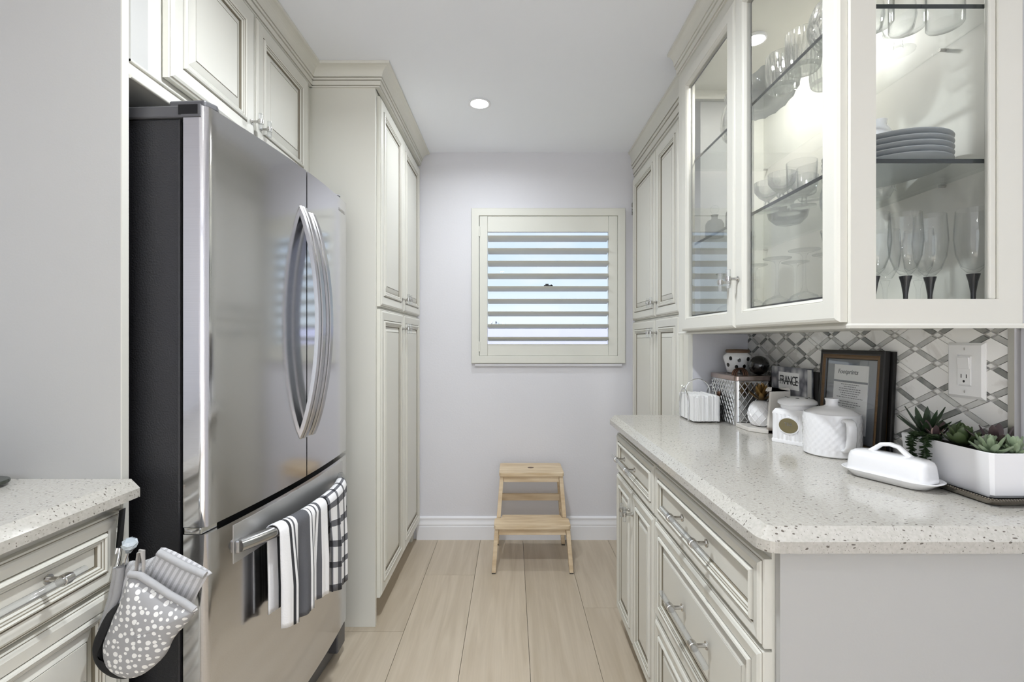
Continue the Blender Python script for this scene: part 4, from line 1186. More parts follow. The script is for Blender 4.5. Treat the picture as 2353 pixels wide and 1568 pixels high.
for sg in (-1, 1):
    leg(SXM + sg * .1935, 2.560, .2315, SXM + sg * .209, 2.533)          # front legs carry the lower step
    # long legs from the floor at the rear up to the top, and the raking front uprights
    leg(SXM + sg * .169, 2.850, .4815, SXM + sg * .203, 2.888)
    mb = MB(); a = (SXM + sg * .168, 2.688, .4815); b = (SXM + sg * .186, 2.668, .2525)
    mb.add([(b[0] - .011, b[1] - .015, b[2]), (b[0] + .011, b[1] - .015, b[2]), (b[0] + .011, b[1] + .015, b[2]), (b[0] - .011, b[1] + .015, b[2]),
            (a[0] - .011, a[1] - .015, a[2]), (a[0] + .011, a[1] - .015, a[2]), (a[0] + .011, a[1] + .015, a[2]), (a[0] - .011, a[1] + .015, a[2])],
           [(0, 3, 2, 1), (4, 5, 6, 7), (0, 1, 5, 4), (1, 2, 6, 5), (2, 3, 7, 6), (3, 0, 4, 7)])
    mb.build('upright', 'birch', st, bevel=.0015)
    mb = MB(); xs = SXM + sg * .189
    mb.box(xs - .010, xs + .010, 2.575, 2.865, .195, .2315); mb.build('side_rail', 'birch', st, bevel=.0015)
    mb = MB(); xs = SXM + sg * .160
    mb.box(xs - .009, xs + .009, 2.70, 2.838, .445, .4815); mb.build('side_rail', 'birch', st, bevel=.0015)
box('apron', SXM - .157, SXM + .157, 2.676, 2.694, .446, .4815, 'birch', st, .0015)
box('apron', SXM - .182, SXM + .182, 2.551, 2.569, .196, .2315, 'birch', st, .0015)
box('back_rail', SXM - .176, SXM + .176, 2.842, 2.860, .285, .325, 'birch', st, .0015)

# ================================================================== ON THE LONG COUNTER
ZT = CZ + .0004
# --- napkin holder
nh = thing('napkin_holder', 'silver wire napkin holder standing beside the pantry', 'napkin holder', (.77, 1.935, ZT))
def hoop(x0, x1, y, z1, r=.0028, n=14):
    cx, rr_ = (x0 + x1) / 2, (x1 - x0) / 2
    return [(x0, y, ZT + .003)] + [(cx - rr_ * cos(pi * k / n), y, z1 - rr_ + rr_ * sin(pi * k / n)) for k in range(n + 1)] + [(x1, y, ZT + .003)]
def hoopy(x, y0, y1, z1, n=14):
    cy, rr_ = (y0 + y1) / 2, (y1 - y0) / 2
    return [(x, y0, ZT + .003)] + [(x, cy - rr_ * cos(pi * k / n), z1 - rr_ * 1.2 + rr_ * 1.2 * sin(pi * k / n)) for k in range(n + 1)] + [(x, y1, ZT + .003)]
MB().tube(hoopy(.714, 1.905, 2.0, 1.052), .0028, 8).build('wire_hoop', 'chrome', nh, smooth=60)
MB().tube(hoopy(.828, 1.905, 2.0, 1.068), .0028, 8).build('wire_hoop', 'chrome', nh, smooth=60)
MB().tube(hoop(.720, .822, 1.953, 1.092), .0026, 8).build('wire_hoop', 'chrome', nh, smooth=60)
mb = MB(); mb.tube([(.714, 1.905, ZT + .003), (.828, 1.905, ZT + .003)], .0025, 8); mb.tube([(.714, 2.0, ZT + .003), (.828, 2.0, ZT + .003)], .0025, 8); mb.build('base_wire', 'chrome', nh)
mb = MB(); mb.lathe([(0, -.006), (.005, -.003), (.006, .003), (0, .007)], 8, c=(.712, 1.951, 1.058)); mb.lathe([(0, -.004), (.004, 0), (0, .005)], 8, c=(.711, 1.94, 1.060)); mb.lathe([(0, -.004), (.004, 0), (0, .005)], 8, c=(.711, 1.963, 1.062)); mb.build('finial', 'chrome', nh, smooth=60)
rg = random.Random(21)
nx = .7185; i = 0
while nx < .8215:
    t = rg.uniform(.0055, .0075); t = min(t, .8235 - nx)
    y0 = 1.857 + rg.uniform(0, .006); z1 = 1.030 + rg.uniform(-.006, .004); lean = rg.uniform(-.002, .002)
    mb = MB(); mb.add([(nx, y0, ZT + .006), (nx + t * .9, y0 + .002, ZT + .006), (nx + t * .9, 2.018, ZT + .006), (nx, 2.018, ZT + .006),
                       (nx + lean * .3, y0, z1), (nx + t * .9 + lean * .3, y0 + .002, z1), (nx + t * .9 + lean * .3, 2.018, z1), (nx + lean * .3, 2.018, z1)],
                      [(0, 3, 2, 1), (4, 5, 6, 7), (0, 1, 5, 4), (1, 2, 6, 5), (2, 3, 7, 6), (3, 0, 4, 7)])
    tag(mb.build('napkin', 'paper_white'), 'white folded paper napkin standing in the wire holder', 'napkin', 'napkins in the wire holder')
    nx += t

# --- diamond-pattern tin with copper lid
TX0, TX1, TY0, TY1, TZL, TZT = .852, .992, 1.791, 2.013, 1.098, 1.117
bt = thing('bread_tin', 'silver diamond-embossed canister with a copper lid', 'tin', ((TX0 + TX1) / 2, 1.9, ZT))
rr_ = .016
out = arc(TX0 + rr_, TY0 + rr_, rr_, 180, 270, 5) + arc(TX1 - rr_, TY0 + rr_, rr_, 270, 360, 5) + arc(TX1 - rr_, TY1 - rr_, rr_, 0, 90, 5) + arc(TX0 + rr_, TY1 - rr_, rr_, 90, 180, 5)
MB().prism(out, ZT, TZL).build('body', 'tin', bt, smooth=30)
lid = [(x + (.004 if x > .92 else -.004), y + (.004 if y > 1.9 else -.004)) for x, y in out]
MB().prism(lid, TZL - .002, TZT).build('lid', 'copper', bt, smooth=30, bevel=.003)
mb = MB()
def diag(face):
    if face == 'n': a0, a1 = TX0 + .012, TX1 - .012
    else: a0, a1 = TY0 + .012, TY1 - .012
    z0, z1 = ZT + .004, TZL - .006
    st_ = .0225; sl = 1.45
    for sg in (1, -1):
        c = a0 - (z1 - z0) / sl
        while c < a1 + (z1 - z0) / sl:
            # line a = c + sg-slope; clip to the rectangle
            p = []
            for zz in (z0, z1):
                a = c + (zz - z0) / sl if sg > 0 else c + (z1 - zz) / sl
                p.append([a, zz])
            (aA, zA), (aB, zB) = p
            ts = [0, 1]
            t0, t1 = 0.0, 1.0
            d = aB - aA
            lo, hi = (a0 - aA) / d, (a1 - aA) / d
            if lo > hi: lo, hi = hi, lo
            t0, t1 = max(t0, lo), min(t1, hi)
            if t1 - t0 > .05:
                q = [(aA + d * t, zA + (zB - zA) * t) for t in (t0, t1)]
                if face == 'n': mb.tube([(q[0][0], TY0 - .0004, q[0][1]), (q[1][0], TY0 - .0004, q[1][1])], .0021, 5)
                else: mb.tube([(TX0 - .0004, q[0][0], q[0][1]), (TX0 - .0004, q[1][0], q[1][1])], .0021, 5)
            c += st_
diag('n'); diag('w')
mb.build('embossed_lattice', 'tin', bt, smooth=60)
MB().lathe([(0, 0), (.014, .001), (.0155, .004), (.012, .009), (0, .011)], 14).build('side_boss', 'bronze', bt, smooth=60)
bpy.data.objects['side_boss'].parent = bt
bpy.data.objects['side_boss'].matrix_parent_inverse = Matrix.Translation(-Vector(bt.location))
bpy.data.objects['side_boss'].matrix_basis = basis((TX0, 1.93, 1.03), (0, 1, 0), (0, 0, 1), (-1, 0, 0))
mb = MB()
for dx in (-.010, 0, .010): mb.tube([(.890 + dx + .022 * (1 - cos(pi * k / 10)) - .022, 1.835 + dx * .5, TZT + .026 * sin(pi * k / 10)) for k in range(11)], .0042, 7, flat=.8)
mb.build('lid_handle', 'bronze', bt, smooth=60)

# --- dotted jar with wooden lid
jr = thing('dotted_jar', 'white fluted jar with dark dots and a wooden lid', 'jar', (.938, 1.955, TZT), world=False)
fl = lambda th, z: 1 + .035 * cos(6 * th) * max(0, min(1, (z - .015) / .03))
MB().lathe([(0, .001), (.036, .001), (.041, .004), (.044, .02), (.050, .045), (.056, .062), (.055, .072), (.045, .080), (.042, .084)], 48, wob=fl).build('jar_body', 'white_ceramic', jr, smooth=60)
MB().lathe([(0, .0842), (.044, .0842), (.046, .087), (.046, .094), (.043, .098), (0, .099)], 28).build('jar_lid', 'dark_wood_lid', jr, smooth=50)
rg = random.Random(4)
for th, z in ((-1.9, .055), (-2.5, .062), (-1.25, .060), (-2.1, .028), (-1.45, .030), (-2.85, .035), (-.8, .040), (-1.7, .012)):
    rad = {True: .0545, False: .046}[z > .045] * fl(th, z) * (1.0 if z > .045 else 1.0)
    if z > .045: rad = (.050 + (.056 - .050) * (z - .045) / .017) * fl(th, z)
    elif z > .02: rad = (.044 + .006 * (z - .02) / .025) * fl(th, z)
    else: rad = .0435 * fl(th, z)
    n_ = Vector((cos(th), sin(th), -.15)).normalized(); u_ = Vector((-sin(th), cos(th), 0)); v_ = n_.cross(u_)
    c = Vector((rad * cos(th), rad * sin(th), z))
    mb = MB(); ring = [c + n_ * .0012 + (u_ * .0065 * cos(2 * pi * k / 12) + v_ * .0085 * sin(2 * pi * k / 12)) for k in range(12)]
    low = [p - n_ * .003 for p in ring]
    mb.quadgrid([low, ring], closed_u=True); mb.f.append(tuple(range(12, 24))); mb.m.append(0)
    mb.build('dot', 'black_ceramic', jr)

# --- black textured ball
tag(MB().lathe([(.0375 * sin(pi * k / 14), .0375 - .0375 * cos(pi * k / 14)) for k in range(15)], 28).build('decor_ball', 'black_ceramic', smooth=70), 'glossy black rough ball on the copper canister lid', 'ball').location = (.972, 1.850, TZT)

# --- books against the wall
def book(name, label, x0, x1, y0, y1, z1, cover, parts_label=None, lean=0.0):
    b = thing(name, label, 'book', ((x0 + x1) / 2, (y0 + y1) / 2, ZT))
    mb = MB(); t = .003
    mb.box(x0, x0 + t, y0, y1, ZT, z1); mb.box(x1 - t, x1, y0, y1, ZT, z1); mb.box(x0, x1, y1 - t, y1, ZT, z1)
    mb.build('cover', cover, b)
    box('page_block', x0 + t + .0003, x1 - t - .0003, y0 + .004, y1 - t - .001, ZT + .003, z1 - .004, 'pages', b)
    return b
bk = book('cookbook', 'grey cookbook titled FRANCE leaning on the tiles', .985, 1.008, 1.572, 1.786, 1.156, 'book_cover')
box('title_panel', .9844, .985, 1.612, 1.735, 1.078, 1.138, 'paper_white', bk)
t = text('title_lettering', 'FRANCE', .046, basis((.9841, 1.6735, 1.108), (0, -1, 0), (0, 0, 1), (-1, 0, 0)), 'ink', bk)
t.data.space_character = .82; t.scale = (.74, 1.0, 1)
totext(t)
mb = MB()
for k in range(22): mb.box(.9838, .9843, 1.614 + k * .0056, 1.614 + k * .0056 + .0032, 1.104, 1.1075)
mb.build('dotted_rule', 'ink', bk)
bk2 = book('dark_book', 'dark brown book standing behind the FRANCE cookbook', 1.010, 1.030, 1.548, 1.765, 1.145, 'book_dark')

# --- marble pieces
tag(MB().prism(arc(.905, 1.075, .012, 90, 180, 4)[::-1] + [(.893, ZT), (.972, ZT)] + arc(.960, 1.075, .012, 0, 90, 4), 1.640, 1.652, axis='y').build('marble_slab', 'marble_board', bevel=.0015), 'upright veined marble slab behind the pineapple', 'marble board')
cpts = [(.850, 1.785), (.850, 1.690), (.892, 1.640), (.965, 1.640), (.985, 1.665), (.985, 1.785)]
tag(MB().prism(cpts, ZT, ZT + .014).build('marble_coaster', 'marble_board', bevel=.002), 'flat white marble coaster under the pineapple', 'coaster')

# --- ceramic pineapple
pa = thing('ceramic_pineapple', 'white ceramic pineapple with gold leaves on the marble coaster', 'ornament', (.912, 1.718, ZT + .0144), world=False)
pprof = [(.0, 0), (.024, .001), (.034, .008), (.042, .024), (.0445, .042), (.0425, .060), (.036, .076), (.026, .087), (.016, .092), (0, .094)]
MB().lathe(pprof, 40).build('fruit_body', 'white_ceramic', pa, smooth=60)
def prad(z):
    for (r0, z0), (r1, z1) in zip(pprof[1:-1], pprof[2:]):
        if z0 <= z <= z1: return r0 + (r1 - r0) * (z - z0) / (z1 - z0)
    return .02
mb = MB()
for k in range(11):
    for sg in (-1, 1):
        pts = [];
        for q in range(13):
            z = .004 + .084 * q / 12; th = 2 * pi * k / 11 + sg * q * .13
            r = prad(z) + .0004; pts.append((r * cos(th), r * sin(th), z))
        mb.tube(pts, .0019, 5)
mb.build('fruit_ridges', 'white_ceramic', pa, smooth=60)
def leaf_mesh(name, L, w, t, m, curl=0.0, tip=.05, fat=.45):
    """leaf along +x, bending up by curl"""
    rows = []
    for k in range(8):
        s = k / 7
        ww = w * (max(0, sin(pi * min(1, (s * (1 - tip) + fat * .25) / (1 + fat * .25 - tip * .2))) ) ** .8) * (1 if s < 1 else .25)
        x = L * s; z = curl * L * s * s
        rows.append([(x, ww / 2, z + t * .15), (x, ww * .25, z + t * .5 * (1 - s * .7)), (x, 0, z + t * .42 * (1 - s * .7)), (x, -ww * .25, z + t * .5 * (1 - s * .7)), (x, -ww / 2, z + t * .15), (x, 0, z - t * .5 * (1 - s * .8))])
    mb = MB(); mb.quadgrid(rows, closed_u=True)
    mb.f.append(tuple(range(6))); mb.m.append(0); mb.f.append(tuple(len(mb.v) - 6 + i for i in range(6))); mb.m.append(0)
    return mb.mesh(name, [m], 60)
def put_leaf(parent, me, loc, az, el, sc=1.0, name='leaf', roll=0.0):
    o = bpy.data.objects.new(name, me); COL.objects.link(o); o.parent = parent
    o.matrix_basis = Matrix.Translation(loc) @ Matrix.Rotation(az, 4, 'Z') @ Matrix.Rotation(-el, 4, 'Y') @ Matrix.Rotation(roll, 4, 'X') @ Matrix.Scale(sc, 4)
    return o
gl_ = leaf_mesh('gold_leaf', .060, .018, .006, 'gold', .25)
for lv, (n, el, sc, z) in enumerate(((6, .35, .95, .093), (6, .75, .95, .098), (5, 1.1, .9, .102), (3, 1.4, .7, .108))):
    for k in range(n): put_leaf(pa, gl_, (0, 0, z), 2 * pi * k / n + lv * .5, el, sc)

# --- tea canister
tang = math.atan2(.057, .089)
tc_ = thing('tea_canister', 'white ribbed ceramic tea canister with a bronze oval badge', 'canister', (.914, 1.506, ZT), tang, world=False)
S = .052
mb = MB()
def ribbed(z, s, rib):
    pts = []
    for side in range(4):
        for k in range(36):
            a = -s + 2 * s * k / 36
            e = max(0, min(1, (s * .93 - abs(a)) / .004))
            d = s + rib * (abs(sin(pi * 8 * (k / 36))) - .5) * e
            p = (a, -d)
            for _ in range(side): p = (-p[1], p[0])
            pts.append((p[0], p[1], z))
    return pts
mb.quadgrid([ribbed(0.0, S, 0), ribbed(.010, S + .001, 0), ribbed(.0115, S, 0), ribbed(.0125, S - .001, .004), ribbed(.090, S - .001, .004), ribbed(.0915, S, 0), ribbed(.098, S * .98, 0), ribbed(.108, S * .86, 0)], closed_u=True)
n0 = len(mb.v) - 144; mb.f.append(tuple(n0 + i for i in range(144))); mb.m.append(0); mb.f.append(tuple(reversed(range(144)))); mb.m.append(0)
mb.build('canister_body', 'white_ceramic', tc_, smooth=40)
MB().lathe([(.044, .107), (.047, .112), (.047, .1185), (.052, .1205), (.0565, .126), (.0545, .134), (.044, .141), (.028, .145), (0, .146)], 36).build('lid', 'white_ceramic', tc_, smooth=50)
for k in range(7):
    th = 2 * pi * k / 7
    mb = MB(); mb.lathe([(0, .0004), (.0045, .0004), (.0045, -.002)], 10, c=(.03 * cos(th), .03 * sin(th), .1445), sx=.8, sy=1.3); mb.build('lid_hole', 'outlet_dark', tc_)
def oval(cx, cz, rx, rz, y0, y1, name, m, side):
    pts = [(cx + rx * cos(2 * pi * k / 32), cz + rz * sin(2 * pi * k / 32)) for k in range(32)]
    mb = MB()
    if side == 'L': mb.add([(-y0, a, b) for a, b in pts] + [(-y1, a, b) for a, b in pts], [tuple(range(32)), tuple(range(63, 31, -1))] + [(i, (i + 1) % 32, 32 + (i + 1) % 32, 32 + i) for i in range(32)])
    else: mb.add([(a, -y0, b) for a, b in pts] + [(a, -y1, b) for a, b in pts], [tuple(range(32)), tuple(range(63, 31, -1))] + [(i, (i + 1) % 32, 32 + (i + 1) % 32, 32 + i) for i in range(32)])
    return mb.build(name, m, tc_)
oval(0, .058, .033, .027, S - .004, S + .0025, 'badge_rim', 'white_ceramic', 'L')
oval(0, .058, .029, .0235, S, S + .0034, 'badge', 'badge_gold', 'L')
oval(0, .058, .033, .027, S - .004, S + .0025, 'badge_rim', 'white_ceramic', 'N')
oval(0, .058, .029, .0235, S, S + .0034, 'badge', 'badge_silver', 'N')
totext(text('badge_lettering', 'TEA', .014, basis((-S - .0036, 0, .062), (0, -1, 0), (0, 0, 1), (-1, 0, 0)), 'badge_silver', tc_))

# --- white basket-weave pot with lid and handle
pt = thing('lidded_pot', 'white basket-weave ceramic pot with lid and side handle', 'pot', (.921, 1.354, ZT), world=False)
R0 = .0715
weave = lambda th, z: 1 + (.016 * sin(26 * th + (pi if int(z / .0105) % 2 else 0)) * (1 if .02 < z < .105 else 0))
prof = [(0, 0), (R0 * .93, 0), (R0, .004), (R0, .019)] + [(R0 + .0004 * (i % 2), .0205 + i * .00525) for i in range(17)] + [(R0, .109), (R0 * .99, .118), (R0 * .95, .1195), (R0 * .94, .117), (R0 * .93, .117)]
MB().lathe(prof, 104, wob=weave).build('pot_body', 'white_ceramic', pt, smooth=50)
MB().lathe([(R0 * .92, .1175), (R0 * .90, .120), (.045, .131), (.020, .1375), (.0155, .141), (.0150, .150), (.0175, .1585), (.0165, .160), (0, .1585)], 36).build('lid', 'white_ceramic', pt, smooth=50)
mb = MB(); aH = radians(-97); dx, dy = cos(aH), sin(aH); tx, ty = -dy, dx
rows = []
hp = [(R0 - .002, .104), (R0 + .010, .108), (R0 + .021, .104), (R0 + .026, .092), (R0 + .026, .060), (R0 + .022, .038), (R0 + .012, .026), (R0 - .002, .023)]
for i, (r, z) in enumerate(hp):
    a = hp[max(0, i - 1)]; b = hp[min(len(hp) - 1, i + 1)]; tr, tz = b[0] - a[0], b[1] - a[1]; l = sqrt(tr * tr + tz * tz); nr, nz = tz / l, -tr / l
    w, t_ = .0125, .005
    rows.append([(r * dx + s1 * w * tx + s2 * t_ * nr * dx, r * dy + s1 * w * ty + s2 * t_ * nr * dy, z + s2 * t_ * nz) for s1, s2 in ((-1, -.4), (-.7, -1), (.7, -1), (1, -.4), (1, .4), (.7, 1), (-.7, 1), (-1, .4))])
mb.quadgrid(rows, closed_u=True); mb.build('handle', 'white_ceramic', pt, smooth=60)

# --- framed prints leaning on the tiles
def framed(name, label, xb, xt, y0, y1, zb, zt, th, full):
    U = Vector((0, -1, 0)); Vv = Vector((xt - xb, 0, zt - zb)); L = Vv.length; Vv.normalize(); Wv = U.cross(Vv)
    if Wv.x > 0: Wv = -Wv
    w = y1 - y0
    f = thing(name, label, 'picture frame', (xb, (y0 + y1) / 2, ZT))
    mb = MB(); o = (xb + th, y1, zb)
    rings(mb, w, L, [(.02, 0, 0), (0, 0, 0), (0, th * .75, 0), (.003, th * .9, 0), (.010, th, 0), (.014, th * .93, 0), (.0145, th * .86, 1), (.020, th * .95, 1), (.026, th * .80, 1), (.028, th * .6, 0), (.029, th * .3, 0)], o, U, Vv, Wv, close=False)
    mb.build('frame_molding', ['black_wood', 'gold_wood'], f)
    O = Vector(o)
    def quad(nm, a0, a1, b0, b1, dep, m):
        mb = MB(); p = lambda a, b, d_: O + U * a + Vv * b + Wv * d_
        mb.add([p(a0, b0, dep - .0015), p(a1, b0, dep - .0015), p(a1, b1, dep - .0015), p(a0, b1, dep - .0015), p(a0, b0, dep), p(a1, b0, dep), p(a1, b1, dep), p(a0, b1, dep)],
               [(0, 3, 2, 1), (4, 5, 6, 7), (0, 1, 5, 4), (1, 2, 6, 5), (2, 3, 7, 6), (3, 0, 4, 7)]); return mb.build(nm, m, f)
    quad('backing_board', .02, w - .02, .02, L - .02, th * .25, 'black_wood')
    if full:
        quad('mat_board', .026, w - .026, .026, L - .026, th * .42, 'grey_mat')
        pr_ = quad('print_sheet', .062, w - .062, .052, L - .045, th * .52, 'paper_white')
        mb = MB(); rg = random.Random(8); p = lambda a, b, d_: O + U * a + Vv * b + Wv * d_
        cw = w / 2
        b = L - .098
        while b > .075:
            hw = rg.uniform(.022, .056) * (w / .27)
            if rg.random() < .16: b -= .006; continue
            a = cw - hw
            while a < cw + hw - .002:
                l = rg.uniform(.003, .010); e = min(a + l, cw + hw)
                mb.add([p(a, b, th * .52 + .0003), p(e, b, th * .52 + .0003), p(e, b + .0022, th * .52 + .0003), p(a, b + .0022, th * .52 + .0003)], [(0, 1, 2, 3)])
                a = e + .0022
            b -= .0066
        mb.build('printed_lines', 'ink_light', f)
        quad('horizon_band', .0625, w - .0625, L - .098, L - .092, th * .52 + .0002, 'grey_mat')
        tt = text('heading_lettering', 'Footprints', .020, basis(p(cw - .012, L - .066, th * .52 + .0004), U, Vv, Wv), 'ink_light', f)
        tt.data.shear = .25; totext(tt)
        quad('glazing', .026, w - .026, .026, L - .026, th * .60, 'pane_glass')
    return f
framed('picture_frame', 'black and gold framed Footprints print on the counter', .990, 1.008, 1.272, 1.537, ZT + .0006, 1.222, .017, True)
framed('picture_frame', 'plain black frame tucked behind the Footprints print', 1.0135, 1.0260, 1.262, 1.525, ZT + .0006, 1.221, .0085, False)

# --- butter dish
bu = thing('butter_dish', 'white ceramic butter dish with a domed handled lid', 'butter dish', (.876, 1.088, ZT), math.atan2(-.92, .39), world=False)
def rrect(hx, hy, r, z, n=6):
    return [(p[0], p[1], z) for p in arc(hx - r, hy - r, r, 0, 90, n) + arc(-hx + r, hy - r, r, 90, 180, n) + arc(-hx + r, -hy + r, r, 180, 270, n) + arc(hx - r, -hy + r, r, 270, 360, n)]
mb = MB(); rows = [rrect(.062, .026, .02, 0), rrect(.076, .032, .026, .002), rrect(.088, .040, .034, .012), rrect(.099, .046, .042, .0175), rrect(.0995, .0465, .042, .019), rrect(.098, .045, .041, .020), rrect(.086, .038, .03, .015)]
mb.quadgrid(rows, closed_u=True); k = len(mb.v) - 28; mb.f.append(tuple(range(k, k + 28))); mb.m.append(0); mb.f.append(tuple(reversed(range(28)))); mb.m.append(0)
mb.build('dish', 'white_ceramic', bu, smooth=50)
mb = MB(); rows = [rrect(.083, .036, .020, .0156), rrect(.0835, .0365, .020, .019), rrect(.080, .034, .020, .050), rrect(.077, .031, .020, .058), rrect(.070, .025, .018, .0625), rrect(.055, .014, .012, .065)]
mb.quadgrid(rows, closed_u=True); k = len(mb.v) - 28; mb.f.append(tuple(range(k, k + 28))); mb.m.append(0)
mb.build('dome_lid', 'white_ceramic', bu, smooth=50)
MB().tube([(-.040, 0, .063), (-.034, 0, .068), (-.018, 0, .082), (0, 0, .0855), (.018, 0, .082), (.034, 0, .068), (.040, 0, .063)], [.006, .0055, .005, .005, .005, .0055, .006], 10, flat=1.7).build('lid_handle', 'white_ceramic', bu, smooth=60)

# --- silver tray, planter, succulents
def octo(x0, x1, y0, y1, c): return [(x0 + c, y0), (x1 - c, y0), (x1, y0 + c), (x1, y1 - c), (x1 - c, y1), (x0 + c, y1), (x0, y1 - c), (x0, y0 + c)]
ty = thing('silver_tray', 'antique silver tray under the white planter', 'tray', (.985, 1.03, ZT))
mb = MB()
def o3(p, z): return [(a, b, z) for a, b in p]
tr_x0, tr_x1, tr_y0, tr_y1 = .934, XW - .013, .913, 1.17
mb.quadgrid([o3(octo(tr_x0 + .012, tr_x1 - .006, tr_y0 + .012, tr_y1 - .012, .012), ZT), o3(octo(tr_x0 + .006, tr_x1 - .003, tr_y0 + .006, tr_y1 - .006, .012), ZT + .004), o3(octo(tr_x0, tr_x1, tr_y0, tr_y1, .012), ZT + .013), o3(octo(tr_x0 + .002, tr_x1 - .001, tr_y0 + .002, tr_y1 - .002, .012), ZT + .0145), o3(octo(tr_x0 + .010, tr_x1 - .006, tr_y0 + .010, tr_y1 - .010, .012), ZT + .010)], closed_u=True)
k = len(mb.v) - 8; mb.f.append(tuple(range(k, k + 8))); mb.m.append(0); mb.f.append(tuple(reversed(range(8)))); mb.m.append(0)
mb.build('tray_body', 'tray_silver', ty, smooth=30)
mb = MB(); ring = octo(tr_x0 + .001, tr_x1 - .0005, tr_y0 + .001, tr_y1 - .001, .012)
for i in range(8):
    a, b = Vector(ring[i]), Vector(ring[(i + 1) % 8]); n = max(1, int((b - a).length / .0055))
    for q in range(n):
        p = a + (b - a) * (q + .5) / n; mb.lathe([(0, -.0022), (.0022, 0), (0, .0022)], 6, c=(p.x, p.y, ZT + .0148))
mb.build('rope_edge', 'tray_silver', ty, smooth=60)
px0, px1, py0, py1, pz0, pz1 = .951, XW - .0155, .930, 1.147, ZT + .0112, 1.026
plr = thing('planter_box', 'long white octagonal planter filled with succulents', 'planter', (.99, 1.03, pz0))
mb = MB(); g_ = .006
mb.quadgrid([o3(octo(px0 + .006, px1 - .004, py0 + .008, py1 - .008, .005), pz0), o3(octo(px0 + .003, px1 - .002, py0 + .003, py1 - .003, .005), pz0 + .006), o3(octo(px0 - .004, px1, py0 - .002, py1 + .002, .006), pz1), o3(octo(px0 - .003, px1 - .001, py0 - .001, py1 + .001, .006), pz1 + .0015), o3(octo(px0 + .003, px1 - .006, py0 + .005, py1 - .005, .012), pz1), o3(octo(px0 + .004, px1 - .007, py0 + .006, py1 - .006, .012), pz1 - .02)], closed_u=True)
mb.f.append(tuple(reversed(range(8)))); mb.m.append(0)
mb.build('planter_shell', 'matte_white', plr, smooth=25)
mb = MB(); mb.prism(octo(px0 + .0042, px1 - .0072, py0 + .0062, py1 - .0062, .012), pz1 - .019, pz1 - .010); mb.build('soil', 'soil', plr)
SZ = pz1 - .010
def succ(label, x, y, spec, seed, zoff=0.0):
    s_ = thing('succulent', label, 'succulent', (x, y, SZ + zoff), world=False, group='succulents in the white planter')
    rg = random.Random(seed)
    MB().tube([(0, 0, 0), (0, 0, .012)], .004, 6).build('stem', 'leaf_dark', s_)
    for me, n, el, sc, z, off in spec:
        for k in range(n):
            put_leaf(s_, me, (0, 0, z), 2 * pi * k / n + off + rg.uniform(-.15, .15), el + rg.uniform(-.08, .08), sc * rg.uniform(.9, 1.1))
    return s_
lA = leaf_mesh('agave_leaf', .075, .017, .006, 'leaf_dark', .12, fat=.9)
lR = leaf_mesh('rosette_leaf', .036, .017, .009, 'leaf_green', .45, tip=.25)
lP = leaf_mesh('pale_leaf', .034, .011, .009, 'leaf_pale', .35, tip=.3)
lU = leaf_mesh('purple_leaf', .042, .013, .005, 'leaf_purple', .2, tip=.2)
lK = leaf_mesh('pink_leaf', .026, .014, .006, 'leaf_pink', .4, tip=.3)
succ('dark green spiky agave at the planter\'s far end', .985, 1.118, [(lA, 7, .45, 1.0, .008, .3), (lA, 5, .95, .95, .010, .9), (lA, 2, 1.3, .7, .012, .2)], 3)
succ('purple and pink leaved succulent beside the agave', .972, 1.078, [(lU, 5, .75, 1.0, .010, .2), (lK, 4, .6, 1.0, .012, 2.4)], 5)
succ('olive green rosette in the middle of the planter', .985, 1.030, [(lR, 8, .25, 1.15, .006, 0), (lR, 7, .65, 1.1, .010, .4), (lR, 5, 1.05, .95, .014, .1)], 7)
succ('pale green finger-leaved succulent at the planter\'s near end', .976, .958, [(lP, 9, .2, 1.1, .006, 0), (lP, 7, .65, 1.05, .010, .3), (lP, 4, 1.1, .9, .012, .1)], 9)
succ('dark purple upright succulent behind the pale green one', 1.008, .978, [(lU, 4, .9, 1.25, .010, .6), (lU, 3, .5, 1.3, .010, .1)], 12)
succ('frosty green rosette at the planter\'s near corner', 1.010, .945, [(lP, 8, .35, .9, .008, .2), (lP, 6, .8, .9, .012, .5)], 15)
# two trailing stems hanging over the aisle side
for q, (yy, lb) in enumerate(((1.098, 'trailing bead succulent hanging at the planter\'s far side'), (1.062, 'trailing bead succulent hanging beside the butter dish'))):
    s_ = thing('trailing_succulent', lb, 'succulent', (px0 - .004, yy, pz1), world=False, group='trailing stems over the planter rim')
    path = [Vector((.025, 0, -.006)), Vector((.012, 0, .010)), Vector((-.006, 0, .012)), Vector((-.015, -.002, -.004)), Vector((-.016, -.003, -.028)), Vector((-.015, -.004, -.056))]
    MB().tube(path, .0018, 6).build('stem', 'leaf_trail', s_)
    rg = random.Random(30 + q); bead = leaf_mesh('bead_leaf', .0125, .0072, .0062, 'leaf_trail', .1, tip=.5)
    mb = MB()
    for k in range(96):
        s = .12 + .88 * k / 95; f_ = s * (len(path) - 1); i_ = min(int(f_), len(path) - 2); p = path[i_].lerp(path[i_ + 1], f_ - i_)
        M = Matrix.Translation(p) @ Matrix.Rotation(rg.uniform(0, 2 * pi), 4, 'Z') @ Matrix.Rotation(rg.uniform(-.1, .7), 4, 'Y')
        kk = len(mb.v); mb.v += [tuple(M @ v.co) for v in bead.vertices]
        for f in bead.polygons: mb.f.append(tuple(kk + i for i in f.vertices)); mb.m.append(0)
    tag(mb.build('bead_leaves', 'leaf_trail', s_, smooth=60), kind='stuff')

# ================================================================== GLASSWARE IN THE CABINET
Z0, Z1, Z2 = UZ0 + .0184, 1.6314, 1.9554           # cabinet floor, lower shelf, upper shelf
def gl(name, prof, n=28, m='clear_glass', wob=None, smooth=60): return MB().lathe(prof, n, wob=wob).mesh(name, [m], smooth)
